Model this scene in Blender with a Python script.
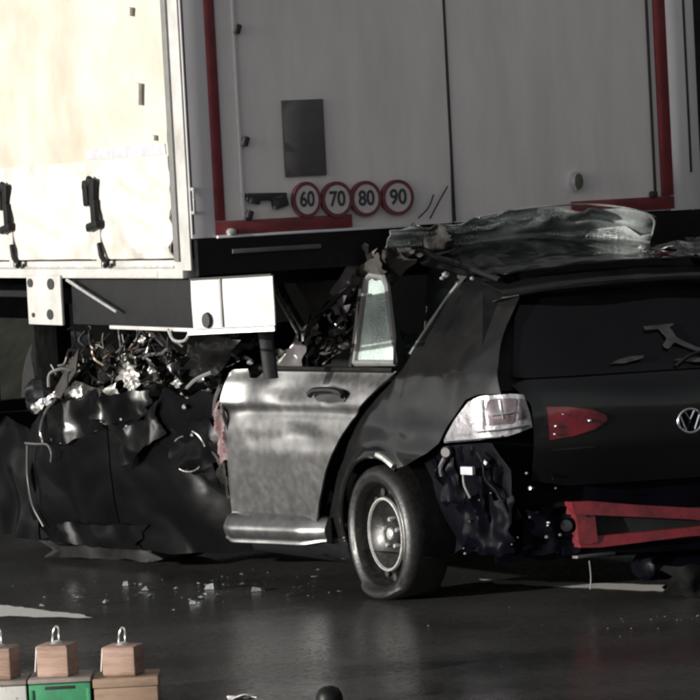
import bpy, bmesh, math, random
from mathutils import Vector, Matrix, noise
import numpy as np

for o in list(bpy.data.objects):
    bpy.data.objects.remove(o, do_unlink=True)
scene = bpy.context.scene
COL = scene.collection
R = math.radians

# ------------------------------------------------------------------ camera
cam_d = bpy.data.cameras.new('camera')
cam_d.sensor_width = 36.0
cam_d.lens = 36.0 * 3488.0 / 700.0
cam_d.clip_start = 0.1
cam_d.clip_end = 3000.0
cam = bpy.data.objects.new('camera', cam_d)
COL.objects.link(cam)
PITCH = math.atan(166.0 / 3488.0)
ROLL = R(3.0)
fwd = Vector((0, math.cos(PITCH), -math.sin(PITCH)))
up0 = Vector((0, math.sin(PITCH), math.cos(PITCH)))
rt0 = Vector((1, 0, 0))
rt = rt0 * math.cos(ROLL) - up0 * math.sin(ROLL)
up = up0 * math.cos(ROLL) + rt0 * math.sin(ROLL)
cam.matrix_world = Matrix(((rt.x, up.x, -fwd.x, 0), (rt.y, up.y, -fwd.y, 0), (rt.z, up.z, -fwd.z, 1.9), (0, 0, 0, 1)))
scene.camera = cam

# ------------------------------------------------------------------ night sky, one floodlight-like sun
SUN_EL, SUN_AZ = R(9.0), (-0.903, -0.430)          # direction towards the light
SUN_POWER, SKY = 5.0, 0.135
sd = Vector((SUN_AZ[0], SUN_AZ[1], 0)).normalized() * math.cos(SUN_EL) + Vector((0, 0, math.sin(SUN_EL)))
world = bpy.data.worlds.new('World')
scene.world = world
world.use_nodes = True
nt = world.node_tree
nt.nodes.clear()
wo = nt.nodes.new('ShaderNodeOutputWorld')
bg = nt.nodes.new('ShaderNodeBackground')
hs = nt.nodes.new('ShaderNodeHueSaturation')
hs.inputs['Saturation'].default_value = 0.18
sky = nt.nodes.new('ShaderNodeTexSky')
sky.sky_type = 'NISHITA'
sky.sun_disc = False
sky.sun_elevation = SUN_EL
sky.sun_rotation = math.atan2(sd.x, sd.y)
nt.links.new(sky.outputs[0], hs.inputs['Color'])
nt.links.new(hs.outputs[0], bg.inputs['Color'])
bg.inputs['Strength'].default_value = SKY
nt.links.new(bg.outputs[0], wo.inputs[0])
sl = bpy.data.lights.new('sun', 'SUN')
sl.energy = SUN_POWER
sl.angle = R(0.6)
sl.color = (1.0, 0.965, 0.90)
so = bpy.data.objects.new('sun', sl)
so.rotation_euler = sd.to_track_quat('Z', 'Y').to_euler()
COL.objects.link(so)
scene.view_settings.view_transform = 'Standard'
scene.view_settings.look = 'None'
scene.view_settings.exposure = 0.22
scene.view_settings.gamma = 1.0
scene.view_settings.use_curve_mapping = False
scene.render.engine = 'CYCLES'
scene.cycles.max_bounces = 8
scene.cycles.filter_width = 2.6

# ------------------------------------------------------------------ materials
MATS = {}
def mat(name, col, rough=0.5, metal=0.0, var=0.15, scale=6.0, bump=0.0, bscale=40.0, rvar=0.0, coat=0.0,
        trans=0.0, col2=None, mixlo=0.45, mixhi=0.62, spec=0.5, emit=0.0, stretch=(1, 1, 1)):
    if name in MATS:
        return MATS[name]
    m = bpy.data.materials.new(name)
    m.use_nodes = True
    t = m.node_tree
    N, Lk = t.nodes, t.links
    b = N['Principled BSDF']
    tc = N.new('ShaderNodeTexCoord')
    mp = N.new('ShaderNodeMapping')
    mp.inputs['Scale'].default_value = stretch
    Lk.new(tc.outputs['Object'], mp.inputs['Vector'])
    n1 = N.new('ShaderNodeTexNoise')
    n1.inputs['Scale'].default_value = scale
    n1.inputs['Detail'].default_value = 8
    n1.inputs['Roughness'].default_value = 0.65
    Lk.new(mp.outputs[0], n1.inputs['Vector'])
    rmp = N.new('ShaderNodeValToRGB')
    rmp.color_ramp.elements[0].position = mixlo - (0.12 if col2 is None else 0)
    rmp.color_ramp.elements[1].position = mixhi + (0.12 if col2 is None else 0)
    c = Vector(col)
    if col2 is None:
        a, d = c * (1 - var), c * (1 + var)
    else:
        a, d = c, Vector(col2)
    rmp.color_ramp.elements[0].color = (*[min(1, x) for x in a], 1)
    rmp.color_ramp.elements[1].color = (*[min(1, x) for x in d], 1)
    Lk.new(n1.outputs['Fac'], rmp.inputs['Fac'])
    Lk.new(rmp.outputs[0], b.inputs['Base Color'])
    b.inputs['Metallic'].default_value = metal
    b.inputs['Specular IOR Level'].default_value = spec
    b.inputs['Coat Weight'].default_value = coat
    b.inputs['Coat Roughness'].default_value = 0.08
    b.inputs['Transmission Weight'].default_value = trans
    n2 = N.new('ShaderNodeTexNoise')
    n2.inputs['Scale'].default_value = scale * 2.3
    n2.inputs['Detail'].default_value = 6
    Lk.new(mp.outputs[0], n2.inputs['Vector'])
    mr = N.new('ShaderNodeMapRange')
    mr.inputs['From Min'].default_value = 0.3
    mr.inputs['From Max'].default_value = 0.7
    mr.inputs['To Min'].default_value = max(0.02, rough - rvar)
    mr.inputs['To Max'].default_value = min(1.0, rough + rvar)
    Lk.new(n2.outputs['Fac'], mr.inputs['Value'])
    Lk.new(mr.outputs[0], b.inputs['Roughness'])
    if bump > 0:
        n3 = N.new('ShaderNodeTexNoise')
        n3.inputs['Scale'].default_value = bscale
        n3.inputs['Detail'].default_value = 5
        Lk.new(mp.outputs[0], n3.inputs['Vector'])
        bp = N.new('ShaderNodeBump')
        bp.inputs['Strength'].default_value = bump
        bp.inputs['Distance'].default_value = 0.01
        Lk.new(n3.outputs['Fac'], bp.inputs['Height'])
        Lk.new(bp.outputs[0], b.inputs['Normal'])
    MATS[name] = m
    return m

M_paint = mat('wet black car paint', (0.0055, 0.0055, 0.006), 0.17, 0.0, scale=3, rvar=0.05, coat=0.2, spec=0.4, col2=(0.013, 0.0127, 0.0125), mixlo=0.40, mixhi=0.72)
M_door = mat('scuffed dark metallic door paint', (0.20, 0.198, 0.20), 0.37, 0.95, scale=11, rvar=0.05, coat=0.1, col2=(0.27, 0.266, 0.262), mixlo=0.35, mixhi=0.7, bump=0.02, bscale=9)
M_gloss = mat('black gloss paint', (0.003, 0.003, 0.0034), 0.11, 0.0, rvar=0.04, scale=5, spec=0.45)
M_wreck = mat('wet black crushed paint', (0.003, 0.003, 0.0033), 0.20, 0.0, rvar=0.05, scale=6, spec=0.055)
M_blackpl = mat('black plastic', (0.006, 0.006, 0.0063), 0.5, rvar=0.12, scale=9, bump=0.06, bscale=60, spec=0.22)
M_bluepl = mat('blue black plastic', (0.0022, 0.0024, 0.0042), 0.4, rvar=0.12, scale=9, spec=0.03)
M_rubber = mat('tyre rubber', (0.015, 0.0145, 0.014), 0.45, rvar=0.15, scale=14, bump=0.15, bscale=90)
M_steel = mat('worn wheel steel', (0.026, 0.0255, 0.025), 0.36, 0.6, rvar=0.10, scale=22, col2=(0.07, 0.067, 0.064), mixlo=0.5, mixhi=0.75)
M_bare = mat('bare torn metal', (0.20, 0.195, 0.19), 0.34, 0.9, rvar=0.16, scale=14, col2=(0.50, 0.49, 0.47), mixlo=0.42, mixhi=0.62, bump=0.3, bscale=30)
M_bright = mat('bright aluminium', (0.72, 0.71, 0.69), 0.3, 0.7, rvar=0.12, scale=18)
M_dirtym = mat('oily engine metal', (0.035, 0.033, 0.03), 0.42, 0.6, rvar=0.18, scale=25, col2=(0.15, 0.14, 0.125), mixlo=0.48, mixhi=0.68, bump=0.4, bscale=60)
M_liner = mat('brown grey lining', (0.030, 0.026, 0.023), 0.8, scale=16, var=0.4, bump=0.4, bscale=50)
M_red = mat('red primed steel', (0.13, 0.012, 0.017), 0.36, 0.1, rvar=0.15, scale=11, col2=(0.045, 0.006, 0.008), mixlo=0.45, mixhi=0.72, bump=0.15)
M_lampred = mat('red lamp plastic', (0.10, 0.003, 0.008), 0.05, scale=10, coat=0.9, col2=(0.035, 0.002, 0.004), mixlo=0.4, mixhi=0.65, bump=0.06, bscale=45)
M_lampclear = mat('cracked clear lamp lens', (0.34, 0.33, 0.345), 0.22, 0.3, rvar=0.12, scale=26, col2=(0.17, 0.165, 0.18), coat=0.8, bump=0.35, bscale=35)
M_lampdark = mat('smoked lamp insert', (0.10, 0.075, 0.085), 0.15, 0.2, scale=30, coat=0.8, var=0.5)
M_chrome = mat('chrome', (0.75, 0.76, 0.80), 0.12, 1.0, var=0.05)
M_tintglass = mat('dark tinted rear glass', (0.0025, 0.0025, 0.003), 0.05, scale=3, rvar=0.02, spec=0.3)
M_streak = mat('grey reflection streak', (0.030, 0.030, 0.033), 0.28, scale=30, var=0.4)
M_sealgrey = mat('grey window seal', (0.16, 0.16, 0.155), 0.5, scale=20)
M_white_pvc = mat('cream white curtain', (0.40, 0.362, 0.295), 0.5, scale=1.7, col2=(0.54, 0.50, 0.43), mixlo=0.34, mixhi=0.60, bump=0.05, bscale=5)
M_whitem = mat('white painted steel', (0.47, 0.46, 0.445), 0.42, scale=4, rvar=0.1, col2=(0.34, 0.325, 0.305), mixlo=0.42, mixhi=0.68)
M_reardoor = mat('grimy grey white door', (0.74, 0.695, 0.685), 0.42, scale=4.5, rvar=0.12, col2=(0.58, 0.54, 0.535), mixlo=0.36, mixhi=0.74, stretch=(1, 1, 0.2))
M_frame = mat('grimy door frame', (0.62, 0.595, 0.62), 0.45, scale=3, rvar=0.1, col2=(0.50, 0.48, 0.49), mixlo=0.4, mixhi=0.7, stretch=(1, 1, 0.3))
M_redtape = mat('red reflective tape', (0.165, 0.027, 0.034), 0.4, scale=9, var=0.3)
M_plate = mat('dark grey plate', (0.085, 0.078, 0.082), 0.5, scale=8, var=0.2)
M_seam = mat('dark seam rubber', (0.02, 0.02, 0.02), 0.7)
M_chassis = mat('black chassis steel', (0.008, 0.008, 0.009), 0.6, scale=6, rvar=0.1, var=0.2, spec=0.3)
M_navy = mat('navy panel', (0.003, 0.004, 0.014), 0.6, scale=4, spec=0.2)
M_stick_white = mat('sticker white', (0.52, 0.47, 0.475), 0.45, scale=30, var=0.1)
M_stick_red = mat('sticker red ring', (0.14, 0.035, 0.045), 0.45, scale=20)
M_stick_black = mat('sticker black digits', (0.04, 0.035, 0.04), 0.5)
M_strapgrey = mat('grey webbing', (0.42, 0.40, 0.38), 0.7, scale=60)
M_tapegrey = mat('pale grey tape', (0.40, 0.385, 0.42), 0.4, scale=18, col2=(0.52, 0.50, 0.52))
M_hem = mat('white curtain hem', (0.52, 0.50, 0.465), 0.45, scale=5, col2=(0.40, 0.37, 0.33), mixlo=0.48, mixhi=0.70)
M_wood = mat('rough brown wood block', (0.33, 0.215, 0.165), 0.7, scale=9, col2=(0.21, 0.135, 0.10), bump=0.25, bscale=30, stretch=(1, 1, 5))
M_card = mat('brown cardboard crate', (0.30, 0.205, 0.145), 0.75, scale=7, col2=(0.23, 0.15, 0.105), bump=0.15, bscale=40, stretch=(1, 1, 6))
M_green = mat('green crate paint', (0.05, 0.25, 0.12), 0.5, scale=10, var=0.25, bump=0.1)
M_cratetop = mat('grey brown lid', (0.27, 0.23, 0.20), 0.7, scale=12, var=0.25)
M_cratewhite = mat('speckled white crate', (0.62, 0.60, 0.58), 0.6, scale=45, col2=(0.2, 0.18, 0.17), mixlo=0.60, mixhi=0.66)
M_wire = mat('steel wire', (0.62, 0.60, 0.58), 0.3, 0.8)
M_paper = mat('crumpled white paper', (0.75, 0.73, 0.70), 0.7, scale=10, bump=0.4, bscale=40)
M_shard = mat('glass shards', (0.24, 0.25, 0.25), 0.2, 0.2, var=0.35, scale=60)
M_pink = mat('pinkish torn fabric', (0.14, 0.075, 0.08), 0.8, scale=30, col2=(0.24, 0.20, 0.20), bump=0.3)
M_copper = mat('copper brown wire', (0.10, 0.075, 0.055), 0.4, 0.5, scale=20, var=0.3)
M_lanepaint = mat('worn white lane paint', (0.74, 0.73, 0.70), 0.35, scale=25, col2=(0.14, 0.14, 0.14), mixlo=0.62, mixhi=0.76, bump=0.2, bscale=120)

def glass_mat(name, tint, crack, cscale, base_alpha, crack_w=0.035, milky=0.25):
    """laminated / tempered glass with a net of cracks (Voronoi edges), milky where crazed"""
    m = bpy.data.materials.new(name)
    m.use_nodes = True
    N, Lk = m.node_tree.nodes, m.node_tree.links
    b = N['Principled BSDF']
    out = N['Material Output']
    tc = N.new('ShaderNodeTexCoord')
    vo = N.new('ShaderNodeTexVoronoi')
    vo.feature = 'DISTANCE_TO_EDGE'
    vo.inputs['Scale'].default_value = cscale
    Lk.new(tc.outputs['Object'], vo.inputs['Vector'])
    ramp = N.new('ShaderNodeValToRGB')
    ramp.color_ramp.elements[0].position = 0.0
    ramp.color_ramp.elements[0].color = (1, 1, 1, 1)
    ramp.color_ramp.elements[1].position = crack_w * 3
    ramp.color_ramp.elements[1].color = (0, 0, 0, 1)
    Lk.new(vo.outputs['Distance'], ramp.inputs['Fac'])
    no = N.new('ShaderNodeTexNoise')
    no.inputs['Scale'].default_value = 4.0
    no.inputs['Detail'].default_value = 6
    Lk.new(tc.outputs['Object'], no.inputs['Vector'])
    mr = N.new('ShaderNodeMapRange')
    mr.inputs['From Min'].default_value = 0.42
    mr.inputs['From Max'].default_value = 0.68
    mr.inputs['To Min'].default_value = milky * 0.35
    mr.inputs['To Max'].default_value = min(1.0, milky * 2.2)
    Lk.new(no.outputs['Fac'], mr.inputs['Value'])
    mx = N.new('ShaderNodeMath')
    mx.operation = 'MAXIMUM'
    Lk.new(ramp.outputs[0], mx.inputs[0])
    Lk.new(mr.outputs[0], mx.inputs[1])
    b.inputs['Base Color'].default_value = (*crack, 1)
    b.inputs['Roughness'].default_value = 0.35
    b.inputs['Coat Weight'].default_value = 0.6
    tr = N.new('ShaderNodeBsdfTransparent')
    tr.inputs['Color'].default_value = (*tint, 1)
    gl = N.new('ShaderNodeBsdfGlossy')
    gl.inputs['Roughness'].default_value = 0.06
    fr = N.new('ShaderNodeFresnel')
    fr.inputs['IOR'].default_value = 1.5
    m1 = N.new('ShaderNodeMixShader')
    Lk.new(fr.outputs[0], m1.inputs['Fac'])
    Lk.new(tr.outputs[0], m1.inputs[1])
    Lk.new(gl.outputs[0], m1.inputs[2])
    m2 = N.new('ShaderNodeMixShader')
    Lk.new(mx.outputs[0], m2.inputs['Fac'])
    Lk.new(m1.outputs[0], m2.inputs[1])
    Lk.new(b.outputs[0], m2.inputs[2])
    Lk.new(m2.outputs[0], out.inputs['Surface'])
    return m
M_screen = glass_mat('cracked laminated glass', (0.45, 0.50, 0.48), (0.42, 0.46, 0.45), 55, 0.4, 0.010, 0.30)
M_crazed = glass_mat('crazed white glass', (0.8, 0.9, 0.88), (0.62, 0.65, 0.64), 45, 0.4, 0.03, 0.50)
M_greenglass = glass_mat('pale green crazed side glass', (0.55, 0.72, 0.67), (0.60, 0.68, 0.65), 90, 0.4, 0.05, 0.80)

def road_mat():
    m = bpy.data.materials.new('wet night asphalt')
    m.use_nodes = True
    N, Lk = m.node_tree.nodes, m.node_tree.links
    b = N['Principled BSDF']
    tc = N.new('ShaderNodeTexCoord')
    big = N.new('ShaderNodeTexNoise')
    big.inputs['Scale'].default_value = 0.9
    big.inputs['Detail'].default_value = 8
    big.inputs['Roughness'].default_value = 0.6
    Lk.new(tc.outputs['Object'], big.inputs['Vector'])
    fine = N.new('ShaderNodeTexNoise')
    fine.inputs['Scale'].default_value = 130
    fine.inputs['Detail'].default_value = 4
    Lk.new(tc.outputs['Object'], fine.inputs['Vector'])
    vor = N.new('ShaderNodeTexVoronoi')
    vor.inputs['Scale'].default_value = 95
    Lk.new(tc.outputs['Object'], vor.inputs['Vector'])
    cr = N.new('ShaderNodeValToRGB')
    cr.color_ramp.elements[0].position = 0.3
    cr.color_ramp.elements[0].color = (0.034, 0.0335, 0.033, 1)
    cr.color_ramp.elements[1].position = 0.75
    cr.color_ramp.elements[1].color = (0.080, 0.078, 0.074, 1)
    Lk.new(fine.outputs['Fac'], cr.inputs['Fac'])
    mc = N.new('ShaderNodeMixRGB')
    mc.blend_type = 'MULTIPLY'
    mc.inputs['Fac'].default_value = 0.7
    c2 = N.new('ShaderNodeValToRGB')
    c2.color_ramp.elements[0].position = 0.35
    c2.color_ramp.elements[0].color = (0.55, 0.55, 0.55, 1)
    c2.color_ramp.elements[1].position = 0.65
    c2.color_ramp.elements[1].color = (1, 1, 1, 1)
    Lk.new(big.outputs['Fac'], c2.inputs['Fac'])
    Lk.new(cr.outputs[0], mc.inputs['Color1'])
    Lk.new(c2.outputs[0], mc.inputs['Color2'])
    Lk.new(mc.outputs[0], b.inputs['Base Color'])
    mr = N.new('ShaderNodeMapRange')
    mr.inputs['From Min'].default_value = 0.35
    mr.inputs['From Max'].default_value = 0.62
    mr.inputs['To Min'].default_value = 0.12
    mr.inputs['To Max'].default_value = 0.30
    Lk.new(big.outputs['Fac'], mr.inputs['Value'])
    gm = N.new('ShaderNodeTexNoise')
    gm.inputs['Scale'].default_value = 28
    gm.inputs['Detail'].default_value = 7
    gm.inputs['Roughness'].default_value = 0.7
    Lk.new(tc.outputs['Object'], gm.inputs['Vector'])
    ma = N.new('ShaderNodeMath')
    ma.operation = 'MULTIPLY_ADD'
    ma.inputs[1].default_value = 0.55
    Lk.new(gm.outputs['Fac'], ma.inputs[0])
    sb = N.new('ShaderNodeMath')
    sb.operation = 'SUBTRACT'
    sb.inputs[1].default_value = 0.25
    Lk.new(mr.outputs[0], sb.inputs[0])
    Lk.new(sb.outputs[0], ma.inputs[2])
    ma.use_clamp = True
    Lk.new(ma.outputs[0], b.inputs['Roughness'])
    bp = N.new('ShaderNodeBump')
    bp.inputs['Strength'].default_value = 0.14
    bp.inputs['Distance'].default_value = 0.004
    Lk.new(vor.outputs['Distance'], bp.inputs['Height'])
    bp2 = N.new('ShaderNodeBump')
    bp2.inputs['Strength'].default_value = 0.10
    bp2.inputs['Distance'].default_value = 0.02
    md = N.new('ShaderNodeTexNoise')
    md.inputs['Scale'].default_value = 9
    md.inputs['Detail'].default_value = 5
    Lk.new(tc.outputs['Object'], md.inputs['Vector'])
    Lk.new(md.outputs['Fac'], bp2.inputs['Height'])
    Lk.new(bp.outputs[0], bp2.inputs['Normal'])
    Lk.new(bp2.outputs[0], b.inputs['Normal'])
    return m
M_road = road_mat()

# ------------------------------------------------------------------ helpers
def sst(a, b, x):
    t = min(1.0, max(0.0, (x - a) / (b - a)))
    return t * t * (3 - 2 * t)
def nz(x, y, z, s=1.0):
    return noise.noise(Vector((x * s, y * s, z * s)))
def empty(name, loc, rz=0.0, label=None, cat=None, group=None):
    o = bpy.data.objects.new(name, None)
    COL.objects.link(o)
    o.location = loc
    o.rotation_euler = (0, 0, rz)
    o.empty_display_size = 0.2
    tag(o, label, cat, group)
    return o
def tag(o, label=None, cat=None, group=None, kind=None):
    if label: o['label'] = label
    if cat: o['category'] = cat
    if group: o['group'] = group
    if kind: o['kind'] = kind
    return o
DEFORM = [None]
def link(name, bm, m, parent=None, smooth=True, label=None):
    if DEFORM[0]:
        for v in bm.verts:
            v.co = DEFORM[0](v.co)
    bmesh.ops.recalc_face_normals(bm, faces=bm.faces[:])
    me = bpy.data.meshes.new(name)
    bm.to_mesh(me)
    bm.free()
    me.materials.append(m)
    for p in me.polygons:
        p.use_smooth = smooth
    if smooth:
        try:
            me.set_sharp_from_angle(angle=R(38))
        except Exception:
            pass
    o = bpy.data.objects.new(name, me)
    COL.objects.link(o)
    if parent is not None:
        o.parent = parent
    if label:
        o['label'] = label
    return o
def box(bm, c, s, rot=None, bev=0.0):
    r = bmesh.ops.create_cube(bm, size=1.0)
    vs = r['verts']
    bmesh.ops.scale(bm, vec=Vector(s), verts=vs)
    if bev > 0:
        es = list({e for v in vs for e in v.link_edges})
        rr = bmesh.ops.bevel(bm, geom=es, offset=bev, segments=2, affect='EDGES', profile=0.6)
        vs = rr['verts']
        vs = list({v for f in rr['faces'] for v in f.verts} | set(v for v in vs if v.is_valid))
        # collect whole island
        seen = set(vs); st = list(vs)
        while st:
            v = st.pop()
            for e in v.link_edges:
                w = e.other_vert(v)
                if w not in seen:
                    seen.add(w); st.append(w)
        vs = list(seen)
    if rot is not None:
        bmesh.ops.rotate(bm, cent=(0, 0, 0), matrix=rot, verts=vs)
    bmesh.ops.translate(bm, vec=Vector(c), verts=vs)
    return vs
def mkbox(name, c, s, m, parent=None, rot=None, bev=0.006, label=None):
    bm = bmesh.new()
    box(bm, c, s, rot, bev)
    return link(name, bm, m, parent, True, label)
def ezr(x=0, y=0, z=0):
    return (Matrix.Rotation(R(z), 3, 'Z') @ Matrix.Rotation(R(y), 3, 'Y') @ Matrix.Rotation(R(x), 3, 'X'))
def catmull(pts, n=6):
    P = [Vector(p) for p in pts]
    P = [P[0] * 2 - P[1]] + P + [P[-1] * 2 - P[-2]]
    out = []
    for i in range(1, len(P) - 2):
        for k in range(n):
            t = k / n
            a, b, c, d = P[i - 1], P[i], P[i + 1], P[i + 2]
            out.append(0.5 * ((2 * b) + (c - a) * t + (2 * a - 5 * b + 4 * c - d) * t * t + (3 * b - a - 3 * c + d) * t ** 3))
    out.append(P[-2])
    return out
def tube(bm, pts, r, seg=8, flat=1.0):
    pts = [Vector(p) for p in pts]
    rings = []
    ref = Vector((0.13, 0.2, 0.97))
    for i, p in enumerate(pts):
        t = (pts[min(i + 1, len(pts) - 1)] - pts[max(i - 1, 0)]).normalized()
        a = t.cross(ref)
        if a.length < 1e-3: a = t.cross(Vector((1, 0, 0)))
        a.normalize()
        b = a.cross(t).normalized()
        rr = r(i / max(1, len(pts) - 1)) if callable(r) else r
        rings.append([bm.verts.new(p + (a * math.cos(2 * math.pi * k / seg) + b * math.sin(2 * math.pi * k / seg) * flat) * rr) for k in range(seg)])
    for i in range(len(rings) - 1):
        for k in range(seg):
            bm.faces.new((rings[i][k], rings[i][(k + 1) % seg], rings[i + 1][(k + 1) % seg], rings[i + 1][k]))
    bm.faces.new(rings[0])
    bm.faces.new(rings[-1])
def mktube(name, pts, r, m, parent=None, seg=8, smooth_pts=True, flat=1.0, label=None):
    bm = bmesh.new()
    tube(bm, catmull(pts) if smooth_pts and len(pts) > 2 else pts, r, seg, flat)
    return link(name, bm, m, parent, True, label)
def lathe(bm, prof, seg=48, axis='Y', closed=False, post=None):
    rings = []
    for (r, h) in prof:
        ring = []
        for k in range(seg):
            a = 2 * math.pi * k / seg
            if axis == 'Y':
                co = Vector((r * math.cos(a), h, r * math.sin(a)))
            else:
                co = Vector((r * math.cos(a), r * math.sin(a), h))
            if post: co = post(co)
            ring.append(bm.verts.new(co))
        rings.append(ring)
    n = len(rings)
    for i in range(n if closed else n - 1):
        A, B = rings[i], rings[(i + 1) % n]
        for k in range(seg):
            bm.faces.new((A[k], A[(k + 1) % seg], B[(k + 1) % seg], B[k]))
    return rings
INWARD = [None]
def thicken(bm, t, toward=None):
    """give an open sheet an even thickness, its back pushed towards the given point"""
    bm.normal_update()
    toward = toward or INWARD[0]
    sg = 1.0
    if toward is not None:
        q = sum(v.normal.dot((toward - v.co).normalized()) for v in bm.verts)
        sg = 1.0 if q >= 0 else -1.0
    vs, fs = bm.verts[:], bm.faces[:]
    be = [(e.verts[0], e.verts[1]) for e in bm.edges if len(e.link_faces) == 1]
    mp = {v: bm.verts.new(v.co + v.normal * (sg * t)) for v in vs}
    for f in fs:
        bm.faces.new([mp[v] for v in reversed(f.verts)])
    for a, b in be:
        try:
            bm.faces.new((a, b, mp[b], mp[a]))
        except ValueError:
            pass
def panel_bm(outline, fn, res=0.02, thick=0.006):
    """sheet that fills a 2-D outline with a fine grid, edge snapped to the outline, bent into 3-D by fn"""
    O = np.array(outline, float)
    x0, y0 = O.min(0)
    x1, y1 = O.max(0)
    nx = max(2, int(math.ceil((x1 - x0) / res)))
    ny = max(2, int(math.ceil((y1 - y0) / res)))
    gx = np.linspace(x0, x1, nx + 1)
    gy = np.linspace(y0, y1, ny + 1)
    cx, cy = np.meshgrid((gx[1:] + gx[:-1]) / 2, (gy[1:] + gy[:-1]) / 2, indexing='ij')
    ins = np.zeros(cx.shape, bool)
    n = len(O)
    for i in range(n):
        a, b = O[i], O[(i + 1) % n]
        if a[1] == b[1]: continue
        c = ((a[1] > cy) != (b[1] > cy)) & (cx < (b[0] - a[0]) * (cy - a[1]) / (b[1] - a[1]) + a[0])
        ins ^= c
    bm = bmesh.new()
    V = {}
    used = {}
    for i in range(nx):
        for j in range(ny):
            if ins[i, j]:
                for q in ((i, j), (i + 1, j), (i + 1, j + 1), (i, j + 1)):
                    used[q] = used.get(q, 0) + 1
    A = O
    B = np.roll(O, -1, axis=0)
    def snap(p):
        d = B - A
        t = np.clip(((p - A) * d).sum(1) / np.maximum((d * d).sum(1), 1e-12), 0, 1)
        q = A + d * t[:, None]
        k = ((q - p) ** 2).sum(1).argmin()
        return q[k]
    for q, c in used.items():
        p = np.array((gx[q[0]], gy[q[1]]))
        if c < 4: p = snap(p)
        V[q] = bm.verts.new(fn(float(p[0]), float(p[1])))
    for i in range(nx):
        for j in range(ny):
            if ins[i, j]:
                try:
                    bm.faces.new((V[(i, j)], V[(i + 1, j)], V[(i + 1, j + 1)], V[(i, j + 1)]))
                except ValueError:
                    pass
    bmesh.ops.remove_doubles(bm, verts=bm.verts[:], dist=0.0006)
    bmesh.ops.recalc_face_normals(bm, faces=bm.faces[:])
    if thick:
        thicken(bm, thick)
    return bm
def panel(name, outline, fn, m, parent, res=0.02, thick=0.006, label=None, smooth=True):
    return link(name, panel_bm(outline, fn, res, thick), m, parent, smooth, label)
def arc(cx, cy, r, a0, a1, n=16):
    return [(cx + r * math.cos(R(a0 + (a1 - a0) * k / n)), cy + r * math.sin(R(a0 + (a1 - a0) * k / n))) for k in range(n + 1)]
def crumple(name, c, size, rot, m, parent, seed, amp=0.06, freq=9.0, n=14, thick=0.004, smooth=True, bend=0.0, jag=0.25):
    n = int(n * 1.9)
    """torn, folded sheet metal"""
    bm = bmesh.new()
    rnd = random.Random(seed)
    ny = max(4, int(n * size[1] / size[0]))
    ox = rnd.uniform(0, 50)
    g = []
    for i in range(n + 1):
        row = []
        for j in range(ny + 1):
            u, v = i / n - .5, j / ny - .5
            e = 1 + jag * 2.0 * (noise.noise(Vector((ox + u * 5, ox + v * 5, 3)))) * (abs(u) + abs(v))
            x, y = u * size[0] * e, v * size[1] * e
            fold = abs(noise.noise(Vector((ox + x * freq, y * freq * .6, 1.7)))) * 2 - .5
            z = amp * (fold + .5 * noise.noise(Vector((x * freq * 1.9, ox + y * freq * 1.9, 0)))) + bend * (u * u) * size[0]
            row.append(bm.verts.new(Vector((x, y, z))))
        g.append(row)
    for i in range(n):
        for j in range(ny):
            bm.faces.new((g[i][j], g[i + 1][j], g[i + 1][j + 1], g[i][j + 1]))
    bmesh.ops.delete(bm, geom=[v for v in bm.verts if not v.link_faces], context='VERTS')
    bmesh.ops.recalc_face_normals(bm, faces=bm.faces[:])
    thicken(bm, thick)
    bmesh.ops.rotate(bm, cent=(0, 0, 0), matrix=rot, verts=bm.verts[:])
    bmesh.ops.translate(bm, vec=Vector(c), verts=bm.verts[:])
    return link(name, bm, m, parent, smooth)

# ------------------------------------------------------------------ the setting: road and lane markings
def ground():
    bm = bmesh.new()
    s = 900
    vs = [bm.verts.new(p) for p in ((-s, -s, 0), (s, -s, 0), (s, s, 0), (-s, s, 0))]
    bm.faces.new(vs)
    o = link('road', bm, M_road, smooth=False)
    tag(o, kind='structure')
    return o
road = ground()
def marking(pts):
    bm = bmesh.new()
    rj = random.Random(len(pts))
    op = []
    for i, (x, y) in enumerate(pts):
        x2, y2 = pts[(i + 1) % len(pts)]
        n = max(1, int(math.hypot(x2 - x, y2 - y) / 0.05))
        op += [(x + (x2 - x) * k / n + rj.gauss(0, 0.008), y + (y2 - y) * k / n + rj.gauss(0, 0.012)) for k in range(n)]
    top = [bm.verts.new((x, y, 0.004)) for x, y in op]
    bm.faces.new(top)
    o = link('lane_marking', bm, M_lanepaint, road, smooth=False)
    return o
marking([(-2.9, 18.06), (-2.9, 17.66), (-1.673, 15.96), (-1.30, 15.72), (-1.22, 15.73)])
marking([(0.55, 16.42), (0.62, 16.20), (1.34, 15.56), (1.37, 15.80)])
marking([(-5.8, 21.4), (-5.8, 21.0), (-4.3, 19.2), (-4.25, 19.4)])

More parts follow.
